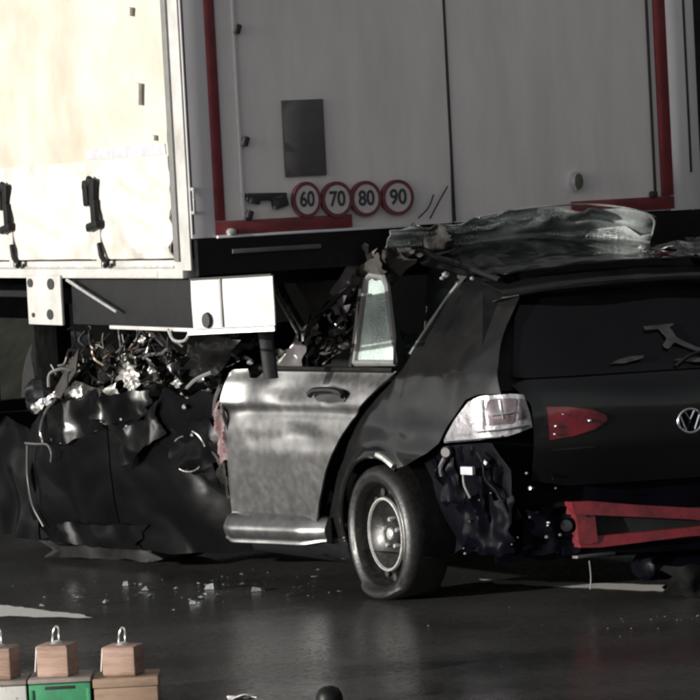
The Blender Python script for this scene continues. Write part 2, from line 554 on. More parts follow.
PHI = R(26)
def add_blocker():  # added dark slope that blocks sky reflection and hides the lit road beyond
    bm = bmesh.new()
    ex, sx = Vector((math.cos(PHI), math.sin(PHI), 0)), Vector((-math.sin(PHI), math.cos(PHI), 0))
    O_ = Vector((-0.68, 15.6, 0))
    prof_ = [(3.5, -0.05), (3.9, 0.25), (4.6, 1.0), (5.6, 2.2), (7.0, 3.9), (9.0, 5.6), (12.0, 6.6), (18.0, 7.0), (40.0, 7.0)]
    rows_ = []
    for k in range(140):
        t = -25 + k * 1.0
        row = []
        for (u, z) in prof_:
            d = 0.5 * nz(u, t, 3, 0.4) + 0.25 * nz(u, t, 5, 1.3)
            row.append(bm.verts.new(O_ + ex * (u + (d if u > 3.6 else 0.1 * d)) + sx * t + Vector((0, 0, z + (d * 0.6 if z > 0 else 0)))))
        rows_.append(row)
    for i in range(len(rows_) - 1):
        for j in range(len(prof_) - 1):
            bm.faces.new((rows_[i][j], rows_[i + 1][j], rows_[i + 1][j + 1], rows_[i][j + 1]))
    o = link('blocker_bank', bm, mat('dark blocker bank', (0.010, 0.011, 0.008), 0.9, scale=3, var=0.5, bump=0.8, bscale=8, spec=0.1))
    tag(o, kind='structure')
add_blocker()
# ------------------------------------------------------------------ lorry trailer
TW = 2.68
TZ = 1.69                  # underside of the doors
TTOP = 4.25
TLEN = 13.6
tr = empty('lorry_trailer', (-0.68, 15.6, 0), PHI, 'white curtain sided lorry trailer with red edged grey rear doors above the wrecked car', 'trailer')
# local: x right along the rear, y forward along the trailer, z up
def tb(name, x0, x1, y0, y1, z0, z1, m, parent=tr, bev=0.006, label=None):
    return mkbox(name, ((x0 + x1) / 2, (y0 + y1) / 2, (z0 + z1) / 2), (x1 - x0, y1 - y0, z1 - z0), m, parent, None, bev, label)
# load floor, roof, front wall
tb('floor', 0.06, TW - 0.06, 0.10, TLEN, TZ - 0.12, TZ + 0.02, M_chassis)
tb('roof', 0.0, TW, 0.0, TLEN, TTOP - 0.08, TTOP, M_whitem)
tb('front_wall', 0.02, TW - 0.02, TLEN - 0.06, TLEN, TZ + 0.02, TTOP - 0.08, M_whitem)
# rear frame posts and doors
tb('frame_post', 0.0, 0.175, 0.0, 0.10, TZ, TTOP - 0.08, M_frame)
tb('frame_post', TW - 0.175, TW, 0.0, 0.10, TZ, TTOP - 0.08, M_frame)
tb('frame_header', 0.175, TW - 0.175, 0.0, 0.10, TTOP - 0.26, TTOP - 0.08, M_frame)
INWARD[0] = Vector((1.3, 7.0, 2.6))
def door_skin(x0, x1):
    def fn(u, z):
        d = 0.002 * nz(u, z, 4, 2.2) + 0.003 * nz(u, z, 9, 0.9)
        # pushed in a little by the crash near the lower edge
        d += 0.012 * math.exp(-((u - 1.15) / 0.5) ** 2) * math.exp(-((z - TZ) / 0.22) ** 2)
        return Vector((u, 0.012 + d, z))
    return [(x0, TZ + 0.004), (x1, TZ + 0.004), (x1, TTOP - 0.27), (x0, TTOP - 0.27)], fn
mid = 1.336
o1, f1 = door_skin(0.178, mid - 0.006)
dl = panel('rear_door', o1, f1, M_reardoor, tr, 0.05, 0.03)
o2, f2 = door_skin(mid + 0.006, TW - 0.178)
dr = panel('rear_door', o2, f2, M_reardoor, tr, 0.05, 0.03)
tb('door_seal', mid - 0.0055, mid + 0.0055, 0.006, 0.05, TZ + 0.01, TTOP - 0.27, M_seam, bev=0.001)
tb('door_seal', TW - 0.262, TW - 0.253, -0.001, 0.02, TZ + 0.06, TTOP - 0.28, M_seam, bev=0.001)
tb('door_seal', 0.252, 0.270, -0.002, 0.02, TZ + 0.06, TTOP - 0.28, M_frame, bev=0.002)
tb('edge_seam', TW - 0.062, TW - 0.050, -0.003, 0.02, TZ + 0.18, TTOP - 0.08, M_seam, bev=0.001)
tb('edge_seam', 0.006, 0.014, -0.003, 0.02, TZ + 0.02, TTOP - 0.08, M_seam, bev=0.001)
# red reflective tape around the rear
tb('red_tape', 0.117, 0.168, -0.004, 0.01, TZ + 0.075, TTOP - 0.3, M_redtape, bev=0.001)
tb('red_tape', TW - 0.222, TW - 0.160, -0.004, 0.03, TZ + 0.075, TTOP - 0.3, M_redtape, bev=0.001)
tb('red_tape', 0.117, 0.80, -0.0055, 0.02, TZ + 0.012, TZ + 0.072, M_redtape, bev=0.001)
tb('red_tape', 1.96, TW - 0.160, -0.005, 0.03, TZ + 0.012, TZ + 0.072, M_redtape, bev=0.001)
# sill and rear bumper beam, dented in the middle by the car
def sill_fn(u, z):
    d = 0.05 * math.exp(-((u - 1.3) / 0.5) ** 2) + 0.01 * nz(u, z, 2, 3)
    return Vector((u, -0.03 + d, z))
panel('rear_sill', [(0.012, TZ - 0.165), (TW - 0.012, TZ - 0.165), (TW - 0.012, TZ - 0.004), (0.012, TZ - 0.004)], sill_fn, M_blackpl, tr, 0.04, 0.03)
tb('sill_strip', 0.18, 0.62, -0.040, -0.028, TZ - 0.075, TZ - 0.055, M_plate, bev=0.002)
tb('sill_lip', 0.12, 1.1, -0.020, 0.010, TZ - 0.003, TZ + 0.009, M_frame, bev=0.002)
# dark plate on the door, broken handle, hinge stubs, rods and torn bits
tb('door_plate', 0.480, 0.686, -0.002, 0.02, 1.945, 2.292, M_plate, bev=0.003)
bm = bmesh.new()
box(bm, (0.375, 0.0, 1.862), (0.20, 0.03, 0.034), ezr(0, 2, 0), 0.006)
box(bm, (0.44, -0.004, 1.835), (0.075, 0.034, 0.055), ezr(0, -12, 0), 0.008)
box(bm, (0.315, -0.004, 1.846), (0.05, 0.03, 0.028), ezr(0, 15, 0), 0.006)
link('broken_latch', bm, M_seam, tr)
for (u, z) in ((0.285, 2.115), (0.285, 1.782), (0.275, 2.62)):
    bm = bmesh.new()
    box(bm, (u, -0.006, z), (0.03, 0.03, 0.045), ezr(0, 20, 0), 0.008)
    link('hinge_stub', bm, M_seam, tr)
bm = bmesh.new()
box(bm, (TW - 0.275, -0.006, 1.775), (0.035, 0.03, 0.03), None, 0.008)
link('hinge_stub', bm, M_seam, tr)
bm = bmesh.new()
lathe(bm, [(0.0, -0.035), (0.024, -0.033), (0.03, -0.015), (0.03, 0.02)], 16, 'Y')
for v in bm.verts:
    v.co.z *= 1.6
    v.co += Vector((1.985, 0.0, 1.855))
link('marker_lamp', bm, M_chrome, tr)
mktube('loose_cable', [(1.20, -0.005, 1.72), (1.25, -0.012, 1.80), (1.30, -0.006, 1.865)], 0.004, M_seam, tr, 6)
mktube('loose_cable', [(1.14, -0.005, 1.725), (1.19, -0.012, 1.77), (1.225, -0.006, 1.83)], 0.004, M_seam, tr, 6)
bm = bmesh.new()
lathe(bm, [(0.0, -0.03), (0.016, -0.028), (0.018, 0.01)], 12, 'Y')
for v in bm.verts: v.co += Vector((0.185, -0.012, 1.712))
link('bolt', bm, M_bright, tr)

# speed stickers
def text_bm(body, size, depth):
    cu = bpy.data.curves.new('t', 'FONT')
    cu.body = body
    cu.size = size
    cu.align_x = 'CENTER'
    cu.align_y = 'CENTER'
    cu.extrude = depth
    cu.offset = size * 0.02
    ob = bpy.data.objects.new('t', cu)
    COL.objects.link(ob)
    dg = bpy.context.evaluated_depsgraph_get()
    me = bpy.data.meshes.new_from_object(ob.evaluated_get(dg))
    b = bmesh.new()
    b.from_mesh(me)
    bpy.data.objects.remove(ob, do_unlink=True)
    bpy.data.curves.remove(cu)
    bpy.data.meshes.remove(me)
    return b
def sticker(u, z, num, sx=1.0):
    bm = bmesh.new()
    yb = -0.001 + 0.006 * nz(u, z, 4, 2.2) + 0.02 * 0
    prof = [(0.0, -0.012), (0.068, -0.012), (0.068, 0.012)]
    lathe(bm, prof, 40, 'Y')
    for v in bm.verts: v.co = Vector((v.co.x * sx + u, v.co.y, v.co.z + z))
    disc = link('speed_sticker', bm, M_stick_white, tr, True, 'round white speed sticker reading ' + num)
    bm = bmesh.new()
    lathe(bm, [(0.066, 0.012), (0.066, -0.014), (0.082, -0.014), (0.082, 0.012)], 40, 'Y', closed=True)
    for v in bm.verts: v.co = Vector((v.co.x * sx + u, v.co.y, v.co.z + z))
    link('red_ring', bm, M_stick_red, disc)
    bm = text_bm(num, 0.088, 0.0012)
    for v in bm.verts:
        x, y, zz = v.co
        v.co = Vector((x * sx * 1.0 + u, -0.0135 - zz, y * 1.1 + z))
    link('digits', bm, M_stick_black, disc, False)
sticker(0.574, 1.838, '60', 0.86)
sticker(0.726, 1.832, '70', 0.94)
sticker(0.874, 1.828, '80', 0.94)
sticker(1.037, 1.826, '90', 1.0)

# left side: corner post, curtain, rail
tb('corner_post', -0.010, 0.0, 0.006, 0.115, TZ - 0.14, TTOP - 0.09, M_whitem, bev=0.002)
tb('curtain_pole', -0.020, 0.0, 0.118, 0.175, TZ - 0.10, TTOP - 0.09, M_sealgrey, bev=0.008)
bm = bmesh.new()
for z0, z1 in ((1.80, 1.815), (1.905, 1.92)):
    box(bm, (0.006, -0.018, (z0 + z1) / 2), (0.012, 0.03, z1 - z0), None, 0.002)
box(bm, (0.006, -0.034, 1.86), (0.012, 0.012, 0.12), None, 0.003)
link('grab_loop', bm, M_bright, tr)
def curtain_fn(v, z):
    near = math.exp(-((v - 0.2) / 0.9) ** 2)
    low = math.exp(-((z - 1.6) / 0.30) ** 2)
    x = -0.016 + 0.010 * math.sin(v * 5.2) + 0.006 * nz(v, z, 0, 2.0)
    # diagonal pull wrinkles towards the buckles and the lower rear corner
    x += -0.020 * near * low * math.sin((z * 1.0 - v * 0.35) * 48 + 3 * nz(v, z, 5, 3))
    x += -0.010 * low * math.sin((z - 0.25 * abs(((v - 1.04) % 1.17) - 0.58)) * 40)
    x += -0.022 * abs(nz(v, z, 7, 5)) * low - 0.01 * abs(nz(v * .5, z, 3, 4))
    return Vector((min(x, -0.004), v, z))
panel('side_curtain', [(0.178, TZ - 0.085), (TLEN - 0.1, TZ - 0.085), (TLEN - 0.1, TTOP - 0.10), (0.178, TTOP - 0.10)], curtain_fn, M_white_pvc, tr, 0.032, 0.004)
def rcurtain_fn(v, z):
    return Vector((TW + 0.016 + 0.010 * math.sin(v * 5.2) + 0.006 * nz(v, z, 3, 2.0), v, z))
panel('side_curtain', [(0.12, TZ - 0.085), (TLEN - 0.1, TZ - 0.085), (TLEN - 0.1, TTOP - 0.10), (0.12, TTOP - 0.10)], rcurtain_fn, M_white_pvc, tr, 0.12, 0.004)
tb('side_rail', -0.004, 0.08, 0.12, TLEN - 0.05, TZ - 0.178, TZ - 0.092, M_whitem, bev=0.01)
tb('side_rail', TW - 0.08, TW + 0.004, 0.12, TLEN - 0.05, TZ - 0.178, TZ - 0.092, M_whitem, bev=0.01)
tb('rail_lip', -0.014, -0.003, 0.20, TLEN - 0.1, TZ - 0.130, TZ - 0.118, M_bright, bev=0.002)
tb('grey_rail_insert', -0.007, 0.0, 0.40, 1.42, TZ - 0.172, TZ - 0.140, M_strapgrey, bev=0.002)
# printed band on the curtain
def band_fn(v, z):
    p = curtain_fn(v, z)
    return Vector((p.x - 0.004, p.y, p.z))
panel('curtain_tape', [(0.20, 2.075), (1.15, 2.078), (1.15, 2.125), (0.20, 2.125)], band_fn, M_tapegrey, tr, 0.045, 0.003)
def hem_fn(v, z):
    p = curtain_fn(v, z)
    return Vector((p.x - 0.005, p.y, p.z))
panel('curtain_hem', [(0.180, TZ - 0.083), (TLEN - 0.1, TZ - 0.083), (TLEN - 0.1, 2.072), (0.180, 2.070)], hem_fn, M_hem, tr, 0.026, 0.003)
for (v, z, a) in ((0.45, 2.36, 0.10), (0.50, 2.74, 0.04), (0.30, 2.155, 0.025)):
    bm = bmesh.new()
    box(bm, (-0.03, v, z), (0.016, 0.035, a), ezr(8, 0, 0), 0.004)
    link('curtain_hook', bm, M_strapgrey, tr)
# buckles with straps
def buckle(v):
    bm = bmesh.new()
    box(bm, (-0.045, v + 0.085, 1.915), (0.03, 0.062, 0.115), ezr(-4, 0, 0), 0.014)
    box(bm, (-0.045, v + 0.09, 1.955), (0.035, 0.05, 0.05), ezr(20, 0, 0), 0.014)
    box(bm, (-0.055, v - 0.022, 1.925), (0.03, 0.062, 0.13), ezr(6, 0, 0), 0.018)
    box(bm, (-0.058, v + 0.012, 1.975), (0.03, 0.05, 0.05), ezr(25, 0, 0), 0.018)
    box(bm, (-0.06, v - 0.038, 1.825), (0.028, 0.060, 0.13), ezr(-2, 0, 0), 0.012)
    box(bm, (-0.058, v - 0.020, 1.765), (0.042, 0.14, 0.042), ezr(-8, 0, 0), 0.014)
    bk = link('curtain_buckle', bm, M_blackpl, tr)
    bm = bmesh.new()
    box(bm, (-0.045, v - 0.030, 1.665), (0.006, 0.055, 0.19), ezr(3, 0, 0), 0.001)
    link('strap', bm, M_strapgrey, bk)
    mktube('strap_hook', [(-0.05, v - 0.05, 1.68), (-0.055, v - 0.085, 1.62), (-0.045, v - 0.12, 1.585), (-0.03, v - 0.06, 1.575)], 0.013, M_blackpl, bk, 8)
for v in (1.03, 2.20, 3.37, 4.54, 5.71, 6.88, 8.05, 9.22, 10.39, 11.56, 12.73):
    buckle(v)

# underneath: chassis beams, dark side box, white bent bumper plate, bracket, axles
for x in (0.80, 1.88):
    tb('chassis_beam', x - 0.07, x + 0.07, 3.9, TLEN - 0.2, TZ - 0.45, TZ - 0.122, M_chassis)
for k in range(9):
    y = 0.5 + k * 1.45
    tb('cross_member', 0.08, TW - 0.08, y, y + 0.07, TZ - 0.24, TZ - 0.1215, M_chassis)
tb('side_box', 0.03, 0.42, 0.10, 1.58, TZ - 0.405, TZ - 0.182, M_chassis, bev=0.012)
tb('side_box_edge', 0.005, 0.028, 0.02, 1.05, TZ - 0.418, TZ - 0.400, M_whitem, bev=0.004)
tb('side_guard', 0.02, 0.06, 2.75, 6.5, TZ - 0.55, TZ - 0.22, M_navy, bev=0.012)
tb('side_guard', 0.02, 0.06, 2.85, 6.5, TZ - 0.95, TZ - 0.66, M_navy, bev=0.012)
mktube('tie_wire', [(-0.012, 1.52, TZ - 0.185), (-0.014, 1.25, TZ - 0.25), (-0.012, 0.90, TZ - 0.335)], 0.008, M_bright, tr, 8)
# white bracket with bolt holes
bm = bmesh.new()
box(bm, (-0.010, 1.83, TZ - 0.285), (0.016, 0.46, 0.245), None, 0.006)
brk = link('bracket_plate', bm, M_whitem, tr)
for (v, z, r) in ((2.0, -0.20, .022), (1.72, -0.205, .028), (1.75, -0.355, .026), (1.98, -0.36, .012)):
    bm = bmesh.new()
    lathe(bm, [(0.0, -0.006), (r, -0.006), (r, 0.006)], 18, 'Y')
    for q in bm.verts:
        q.co = Vector((-0.0195 + q.co.y * 0.5, v + q.co.x * 1.6, TZ + z + q.co.z))
    link('bolt_hole', bm, M_seam, brk)
# bent white bumper plate: from the rear corner, its free end swung out towards the road
bpx = Matrix.Rotation(R(-62), 3, 'Z')
def bplate_fn(s_, z):
    d = 0.006 * nz(s_, z, 3, 6)
    p = bpx @ Vector((s_, d, 0))
    return Vector((p.x - 0.004, p.y + 0.03, z + 0.02 * s_))
pl = panel('bumper_plate', [(0.0, TZ - 0.405), (0.46, TZ - 0.405), (0.46, TZ - 0.18), (0.0, TZ - 0.18)], bplate_fn, M_whitem, tr, 0.03, 0.008)
def plate_strip(name, s0, s1, z0, z1, m, off):
    def fn(a, z):
        p = bpx @ Vector((a, -off, 0))
        return Vector((p.x - 0.004, p.y + 0.03, z + 0.02 * a))
    return panel(name, [(s0, z0), (s1, z0), (s1, z1), (s0, z1)], fn, m, pl, 0.04, 0.012)
plate_strip('lower_lip', -0.02, 0.465, TZ - 0.428, TZ - 0.409, M_bright, 0.014)
plate_strip('seam', 0.165, 0.175, TZ - 0.400, TZ - 0.185, M_sealgrey, 0.008)
plate_strip('upper_lip', 0.0, 0.46, TZ - 0.185, TZ - 0.176, M_seam, 0.010)
bm = bmesh.new()
lathe(bm, [(0.0, -0.02), (0.022, -0.018), (0.026, 0.01)], 16, 'Y')
for q in bm.verts:
    c_ = bpx @ Vector((0.085 + q.co.x, q.co.y - 0.004, 0))
    q.co = Vector((c_.x, c_.y + 0.03, TZ - 0.365 + q.co.z * 1.5))
link('rubber_stop', bm, M_seam, pl)
mktube('hanging_loop', [(-0.012, 0.30, TZ - 0.41), (-0.02, 0.22, TZ - 0.455), (-0.02, 0.10, TZ - 0.455), (-0.012, 0.05, TZ - 0.415)], 0.007, M_bright, tr, 8)
# bumper strut hanging down from the sill
mktube('bumper_strut', [(0.38, 0.16, TZ - 0.17), (0.41, 0.17, TZ - 0.40), (0.44, 0.19, TZ - 0.66)], 0.035, M_chassis, tr, 10, flat=0.6)
# axles and wheels well forward
def trailer_wheel(x, y, side):
    bm = bmesh.new()
    lathe(bm, [(0.26, -0.15), (0.40, -0.17), (0.47, -0.15), (0.495, -0.09), (0.495, 0.09), (0.47, 0.15), (0.40, 0.17), (0.26, 0.15)], 40, 'Y', closed=True)
    for q in bm.verts: q.co = Vector((x + q.co.y, y + q.co.x, 0.495 + q.co.z))
    w = link('wheel', bm, M_rubber, tr)
    bm = bmesh.new()
    s_ = side
    lathe(bm, [(0.0, -0.03 * s_), (0.10, -0.03 * s_), (0.13, 0.03 * s_), (0.2, 0.05 * s_), (0.262, 0.13 * s_), (0.27, 0.0), (0.262, -0.1 * s_)], 32, 'Y')
    for q in bm.verts: q.co = Vector((x + q.co.y, y + q.co.x, 0.495 + q.co.z))
    link('rim', bm, M_steel, w)
for y in (5.3, 6.65, 8.0):
    trailer_wheel(0.20, y, -1)
    trailer_wheel(TW - 0.20, y, 1)
    tb('axle', 0.2, TW - 0.2, y - 0.06, y + 0.06, 0.44, 0.56, M_chassis)
    tb('axle_hanger', 0.75, 0.85, y - 0.2, y + 0.2, 0.56, TZ - 0.449, M_chassis)
    tb('axle_hanger', TW - 0.85, TW - 0.75, y - 0.2, y + 0.2, 0.56, TZ - 0.449, M_chassis)
for x in (0.75, TW - 0.75):
    tb('landing_leg', x - 0.06, x + 0.06, 11.0, 11.12, 0.02, TZ - 0.449, M_chassis)

# ------------------------------------------------------------------ wrecked hatchback
CAR_TH = R(60)
car = empty('wrecked_hatchback', (1.328, 15.443, 0), math.atan2(math.sin(CAR_TH), -math.cos(CAR_TH)),
            'crushed black hatchback wedged under the trailer with a flat rear tyre and missing bumper', 'car')
# local: x forward, y left, z up; the tail has been pushed askew in the crash
KSH = 0.33
def skew(co):
    x, y, z = co
    return Vector((x - KSH * max(0.0, 0.62 - y) * (1 - sst(0.3, 1.4, x)), y, z))
DEFORM[0] = skew
INWARD[0] = Vector((1.8, 0.0, 0.75))
SZ = [0.10, 0.16, 0.24, 0.34, 0.55, 0.72, 0.79, 0.83, 0.93, 1.04, 1.2, 1.42, 1.52, 1.65]
SY = [0.790, 0.815, 0.838, 0.858, 0.876, 0.884, 0.888, 0.878, 0.858, 0.828, 0.765, 0.655, 0.60, 0.53]
def prof(z):
    return float(np.mean(np.interp([z - 0.015, z, z + 0.015], SZ, SY)))
def taper(x):
    if x < 0.80:
        t = (0.80 - x) / 0.80
        return -0.165 * t ** 2.6
    return 0.0
HX = 0.91
HZ = 0.30
def side_y(x, z):
    y = prof(z) + taper(x)
    d = math.hypot(x - HX - 0.01, z - HZ)
    y += 0.022 * math.exp(-((d - 0.37) / 0.028) ** 2) * (1 if z > 0.16 else 0)
    return y
# --- left quarter panel with C pillar
arch = arc(HX + 0.015, HZ, 0.362, 124, -8, 22)
arch_l = arc(HX + 0.015, HZ, 0.362, -12, 122, 24)
qp_out = ([(1.43, 0.155), (1.452, 0.30), (1.40, 0.42), (1.30, 0.575), (1.18, 0.715), (1.02, 0.86), (0.86, 0.985), (0.765, 1.055), (0.750, 1.10), (0.72, 1.22), (0.66, 1.44), (0.64, 1.53),
           (0.56, 1.535), (0.42, 1.49), (0.285, 1.415), (0.235, 1.36), (0.165, 1.16), (0.105, 1.00), (0.085, 0.955),
           (0.20, 0.953), (0.27, 0.93), (0.36, 0.83), (0.425, 0.735), (0.50, 0.69), (0.60, 0.655)] + list(reversed(arch_l)) + [(1.265, 0.155)])
def qp_fn(x, z):
    y = side_y(x, z)
    y -= 0.30 * max(0.0, z - 1.04) ** 1.15
    # dents and buckles
    y += 0.007 * abs(nz(x, z, 5, 6.5)) + 0.009 * abs(nz(x, z * .6, 12, 3.5))
    y += 0.010 * nz(x, z, 1, 4) + 0.018 * nz(x, z, 8, 2.2) * sst(0.6, 0.2, z)
    y += -0.020 * math.exp(-((x - 0.52) / 0.16) ** 2 - ((z - 0.86) / 0.15) ** 2)
    y += 0.016 * math.exp(-((x - 0.60) / 0.20) ** 2 - ((z - 0.68) / 0.05) ** 2)
    return Vector((x + 0.01 * nz(x, z, 3, 3), y, z + 0.012 * nz(x, z, 6, 3)))
qp = panel('quarter_panel', qp_out, qp_fn, M_paint, car, 0.014, 0.006)
panel('cabin_lining', [(0.35, 0.95), (1.15, 0.95), (1.10, 1.54), (0.40, 1.50)], lambda x, z: Vector((x, 0.50 - 0.1 * (z - 1) + 0.02 * nz(x, z, 3, 4), z)), M_seam, car, 0.05, 0.01)
for (x0_, z0_, x1_, z1_) in ((0.735, 1.12, 0.70, 1.30), (0.72, 1.24, 0.665, 1.42)):
    mktube('pillar_trim', [qp_fn(x0_ + (x1_ - x0_) * k / 4, z0_ + (z1_ - z0_) * k / 4) + Vector((0.012, 0.006, 0)) for k in range(5)], 0.008, M_sealgrey, qp, 6)
# arch lip
mktube('arch_lip', [(x, qp_fn(x, z).y + 0.002, z) for x, z in arch_l], 0.011, M_paint, qp, 6)
mktube('lip_highlight', [(x, qp_fn(x, z).y + 0.010, z + 0.012) for x, z in arc(HX + 0.015, HZ, 0.362, 98, 121, 8)], 0.014, M_bright, qp, 6)  # bright strip standing in for the highlight on the arch lip
# inner arch liner
bm = bmesh.new()
lathe(bm, [(0.375, 0.0), (0.375, -0.34), (0.0, -0.34)], 40, 'Y')
for v in bm.verts:
    v.co += Vector((HX + 0.015, 0.84, HZ))
    v.co.z = max(v.co.z, 0.21)
link('arch_liner', bm, M_blackpl, car)
# right quarter panel (mirror)
def qpr_fn(x, z):
    p = qp_fn(x, z)
    return Vector((p.x, -p.y, p.z))
panel('quarter_panel', qp_out, qpr_fn, M_paint, car, 0.03, 0.006)
bm = bmesh.new()
lathe(bm, [(0.375, 0.0), (0.375, 0.34), (0.0, 0.34)], 32, 'Y')
for v in bm.verts:
    v.co += Vector((HX + 0.015, -0.84, HZ))
    v.co.z = max(v.co.z, 0.21)
link('arch_liner', bm, M_blackpl, car)

# --- rear door, its front edge bent outwards
SW = R(9.0)
def swing(p, px=0.80, py=0.83):
    dx, dy = p.x - px, p.y - py
    return Vector((px + dx * math.cos(SW) - dy * math.sin(SW), py + dx * math.sin(SW) + dy * math.cos(SW), p.z))
DZ = [0.23, 0.30, 0.42, 0.55, 0.66, 0.76, 0.82, 0.845, 0.86, 0.885, 0.93, 0.985, 1.04]
DY = [0.800, 0.815, 0.838, 0.862, 0.880, 0.889, 0.882, 0.872, 0.874, 0.886, 0.879, 0.864, 0.836]
def door_fn(x, z, off=0.0):
    y = float(np.mean(np.interp([z - 0.008, z, z + 0.008], DZ, DY))) + off
    y += 0.012 * nz(x, z * 1.6, 2, 3.2) * sst(0.55, 0.75, z) + 0.004 * nz(x * .6, z, 4, 12) * sst(0.6, 0.72, z) * sst(0.86, 0.80, z)
    y += 1.1 * max(0.0, x - 1.80) ** 2 * sst(0.80, 0.90, z)
    y += -0.030 * math.exp(-((x - 1.55) / 0.16) ** 2 - ((z - 0.97) / 0.07) ** 2)      # dent under the belt line
    y += 0.014 * math.exp(-((x - 1.75) / 0.10) ** 2 - ((z - 0.93) / 0.07) ** 2)
    y += -0.018 * math.exp(-((x - 1.45) / 0.22) ** 2 - ((z - 0.74) / 0.05) ** 2)
    y += -0.020 * math.exp(-((x - 1.24) / 0.06) ** 2 - ((z - 0.935) / 0.032) ** 2)     # handle recess
    return swing(Vector((x, y, z)))
dF = 2.09
door_out = [(1.475, 0.30), (1.47, 0.31), (1.412, 0.425), (1.312, 0.585), (1.19, 0.725), (1.03, 0.872), (0.87, 0.997), (0.80, 1.045),
            (1.6, 1.052), (1.76, 1.046), (1.81, 1.005), (1.86, 1.005), (1.89, 1.048), (dF - 0.115, 1.045), (dF - 0.105, 1.03), (dF + 0.02, 0.315), (dF + 0.01, 0.30)]
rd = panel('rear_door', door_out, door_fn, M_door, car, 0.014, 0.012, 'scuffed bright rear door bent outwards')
# belt moulding
mktube('belt_moulding', [door_fn(x, 1.05, 0.004) for x in (0.82, 1.1, 1.4, 1.62, 1.80)], 0.013, M_blackpl, rd, 6)
# handle
mktube('door_handle', [door_fn(x, z, 0.030) for x, z in ((1.37, 0.935), (1.33, 0.953), (1.22, 0.957), (1.13, 0.950), (1.10, 0.935))], 0.014, M_paint, rd, 8, flat=1.2)
bm = panel_bm([(1.12, 0.905), (1.33, 0.905), (1.36, 0.925), (1.34, 0.945), (1.13, 0.945), (1.105, 0.925)], lambda x, z: door_fn(x, z, 0.006), 0.014, 0.004)
link('handle_recess', bm, M_seam, rd)
# bare folded front edge of the door and inner skin
mktube('door_edge', [door_fn(dF - 0.105 + 0.125 * (1.03 - z) / 0.715 - 0.004, z, -0.006) for z in (0.315, 0.5, 0.75, 0.88, 1.03)], 0.010, M_door, rd, 6)
bm = panel_bm([(1.55, 0.31), (dF - 0.01, 0.31), (dF - 0.13, 1.03), (1.0, 1.03), (1.2, 0.8)], lambda x, z: door_fn(x, z, -0.09), 0.05, 0.01)
link('door_lining', bm, M_blackpl, rd)
# rocker / lower sill trim that shines
bm = bmesh.new()
rows = []
xs = [1.40 + (dF + 0.03 - 1.40) * k / 24 for k in range(25)]
SEC = [(0.79, 0.318), (0.822, 0.315), (0.835, 0.308), (0.858, 0.282), (0.878, 0.256), (0.886, 0.242), (0.884, 0.226), (0.872, 0.200), (0.862, 0.186), (0.866, 0.180), (0.866, 0.170), (0.852, 0.163), (0.79, 0.160)]
for x in xs:
    e = 1.0 - 0.45 * sst(dF - 0.05, dF + 0.03, x) - 0.55 * sst(1.56, 1.40, x)
    row = []
    for (y, z) in SEC:
        yy = 0.79 + (y - 0.79) * e + 0.003 * nz(x, z, 2, 6)
        zz = 0.235 + (z - 0.235) * (0.55 + 0.45 * e) - 0.012 * (x - 1.4)
        row.append(bm.verts.new(swing(Vector((x, yy - 0.012 + 0.10 * max(0.0, x - 1.5) ** 2, zz + 0.055)))))
    rows.append(row)
for i in range(len(rows) - 1):
    for k in range(len(SEC) - 1):
        bm.faces.new((rows[i][k], rows[i + 1][k], rows[i + 1][k + 1], rows[i][k + 1]))
bm.faces.new(rows[0]); bm.faces.new(rows[-1])
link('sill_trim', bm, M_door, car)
# body sill behind the door
mkbox('body_sill', (2.1, 0.76, 0.20), (1.75, 0.12, 0.14), M_gloss, car, None, 0.03)
mkbox('body_sill', (2.4, -0.78, 0.20), (2.3, 0.12, 0.14), M_gloss, car, None, 0.03)

# --- quarter light: pale green crazed glass in a grey seal
ql = [(1.135, 1.078), (1.055, 1.462), (1.02, 1.478), (0.905, 1.468), (0.87, 1.43), (0.80, 1.20), (0.772, 1.085)]
def ql_fn(x, z, off=0.0):
    return Vector((x, 0.852 - 0.10 * (z - 1.07) + off, z))
q = panel('quarter_light', ql, lambda x, z: ql_fn(x, z), M_greenglass, car, 0.02, 0.004, 'pale green crazed quarter light glass')
mktube('window_seal', [ql_fn(x, z, 0.004) for x, z in ql + [ql[0]]], 0.015, M_sealgrey, q, 6, smooth_pts=False)
mktube('window_post', [ql_fn(1.165, 1.06, 0.0), ql_fn(1.12, 1.28, 0.0), ql_fn(1.085, 1.475, 0.0)], 0.018, M_blackpl, car, 6)
# hanging scrap seen through the glass
crumple('loose_trim', (0.88, 0.70, 1.14), (0.16, 0.14), ezr(80, 0, 0), M_blackpl, car, 5, 0.03)

# --- roof, buckled upwards where it met the trailer
def roof_fn(x, y):
    z = 1.455 + 0.045 * (1 - (y / 0.66) ** 2) + 0.030 * sst(0.2, 0.45, x)
    z += 0.085 * sst(0.48, 0.92, x) * (0.6 + 0.4 * math.cos((y - 0.15) * 2.2))
    z += 0.022 * nz(x, y, 3, 4.5) * sst(0.3, 0.7, x) + 0.010 * abs(nz(x, y, 1, 10))
    z -= 0.05 * max(0, (abs(y) - 0.52) / 0.14) ** 2
    return Vector((x, y, z))
ro = [(0.27, -0.56), (0.24, -0.3), (0.235, 0), (0.24, 0.3), (0.27, 0.56), (0.42, 0.61), (0.70, 0.625), (0.90, 0.63)]
rnd = random.Random(4)
for k in range(19):
    y = 0.62 - k * 1.24 / 18
    ro.append((0.94 + rnd.uniform(-0.055, 0.045), y))
ro += [(0.90, -0.63), (0.60, -0.625), (0.42, -0.61)]
roof = panel('roof', ro, roof_fn, M_gloss, car, 0.022, 0.008)
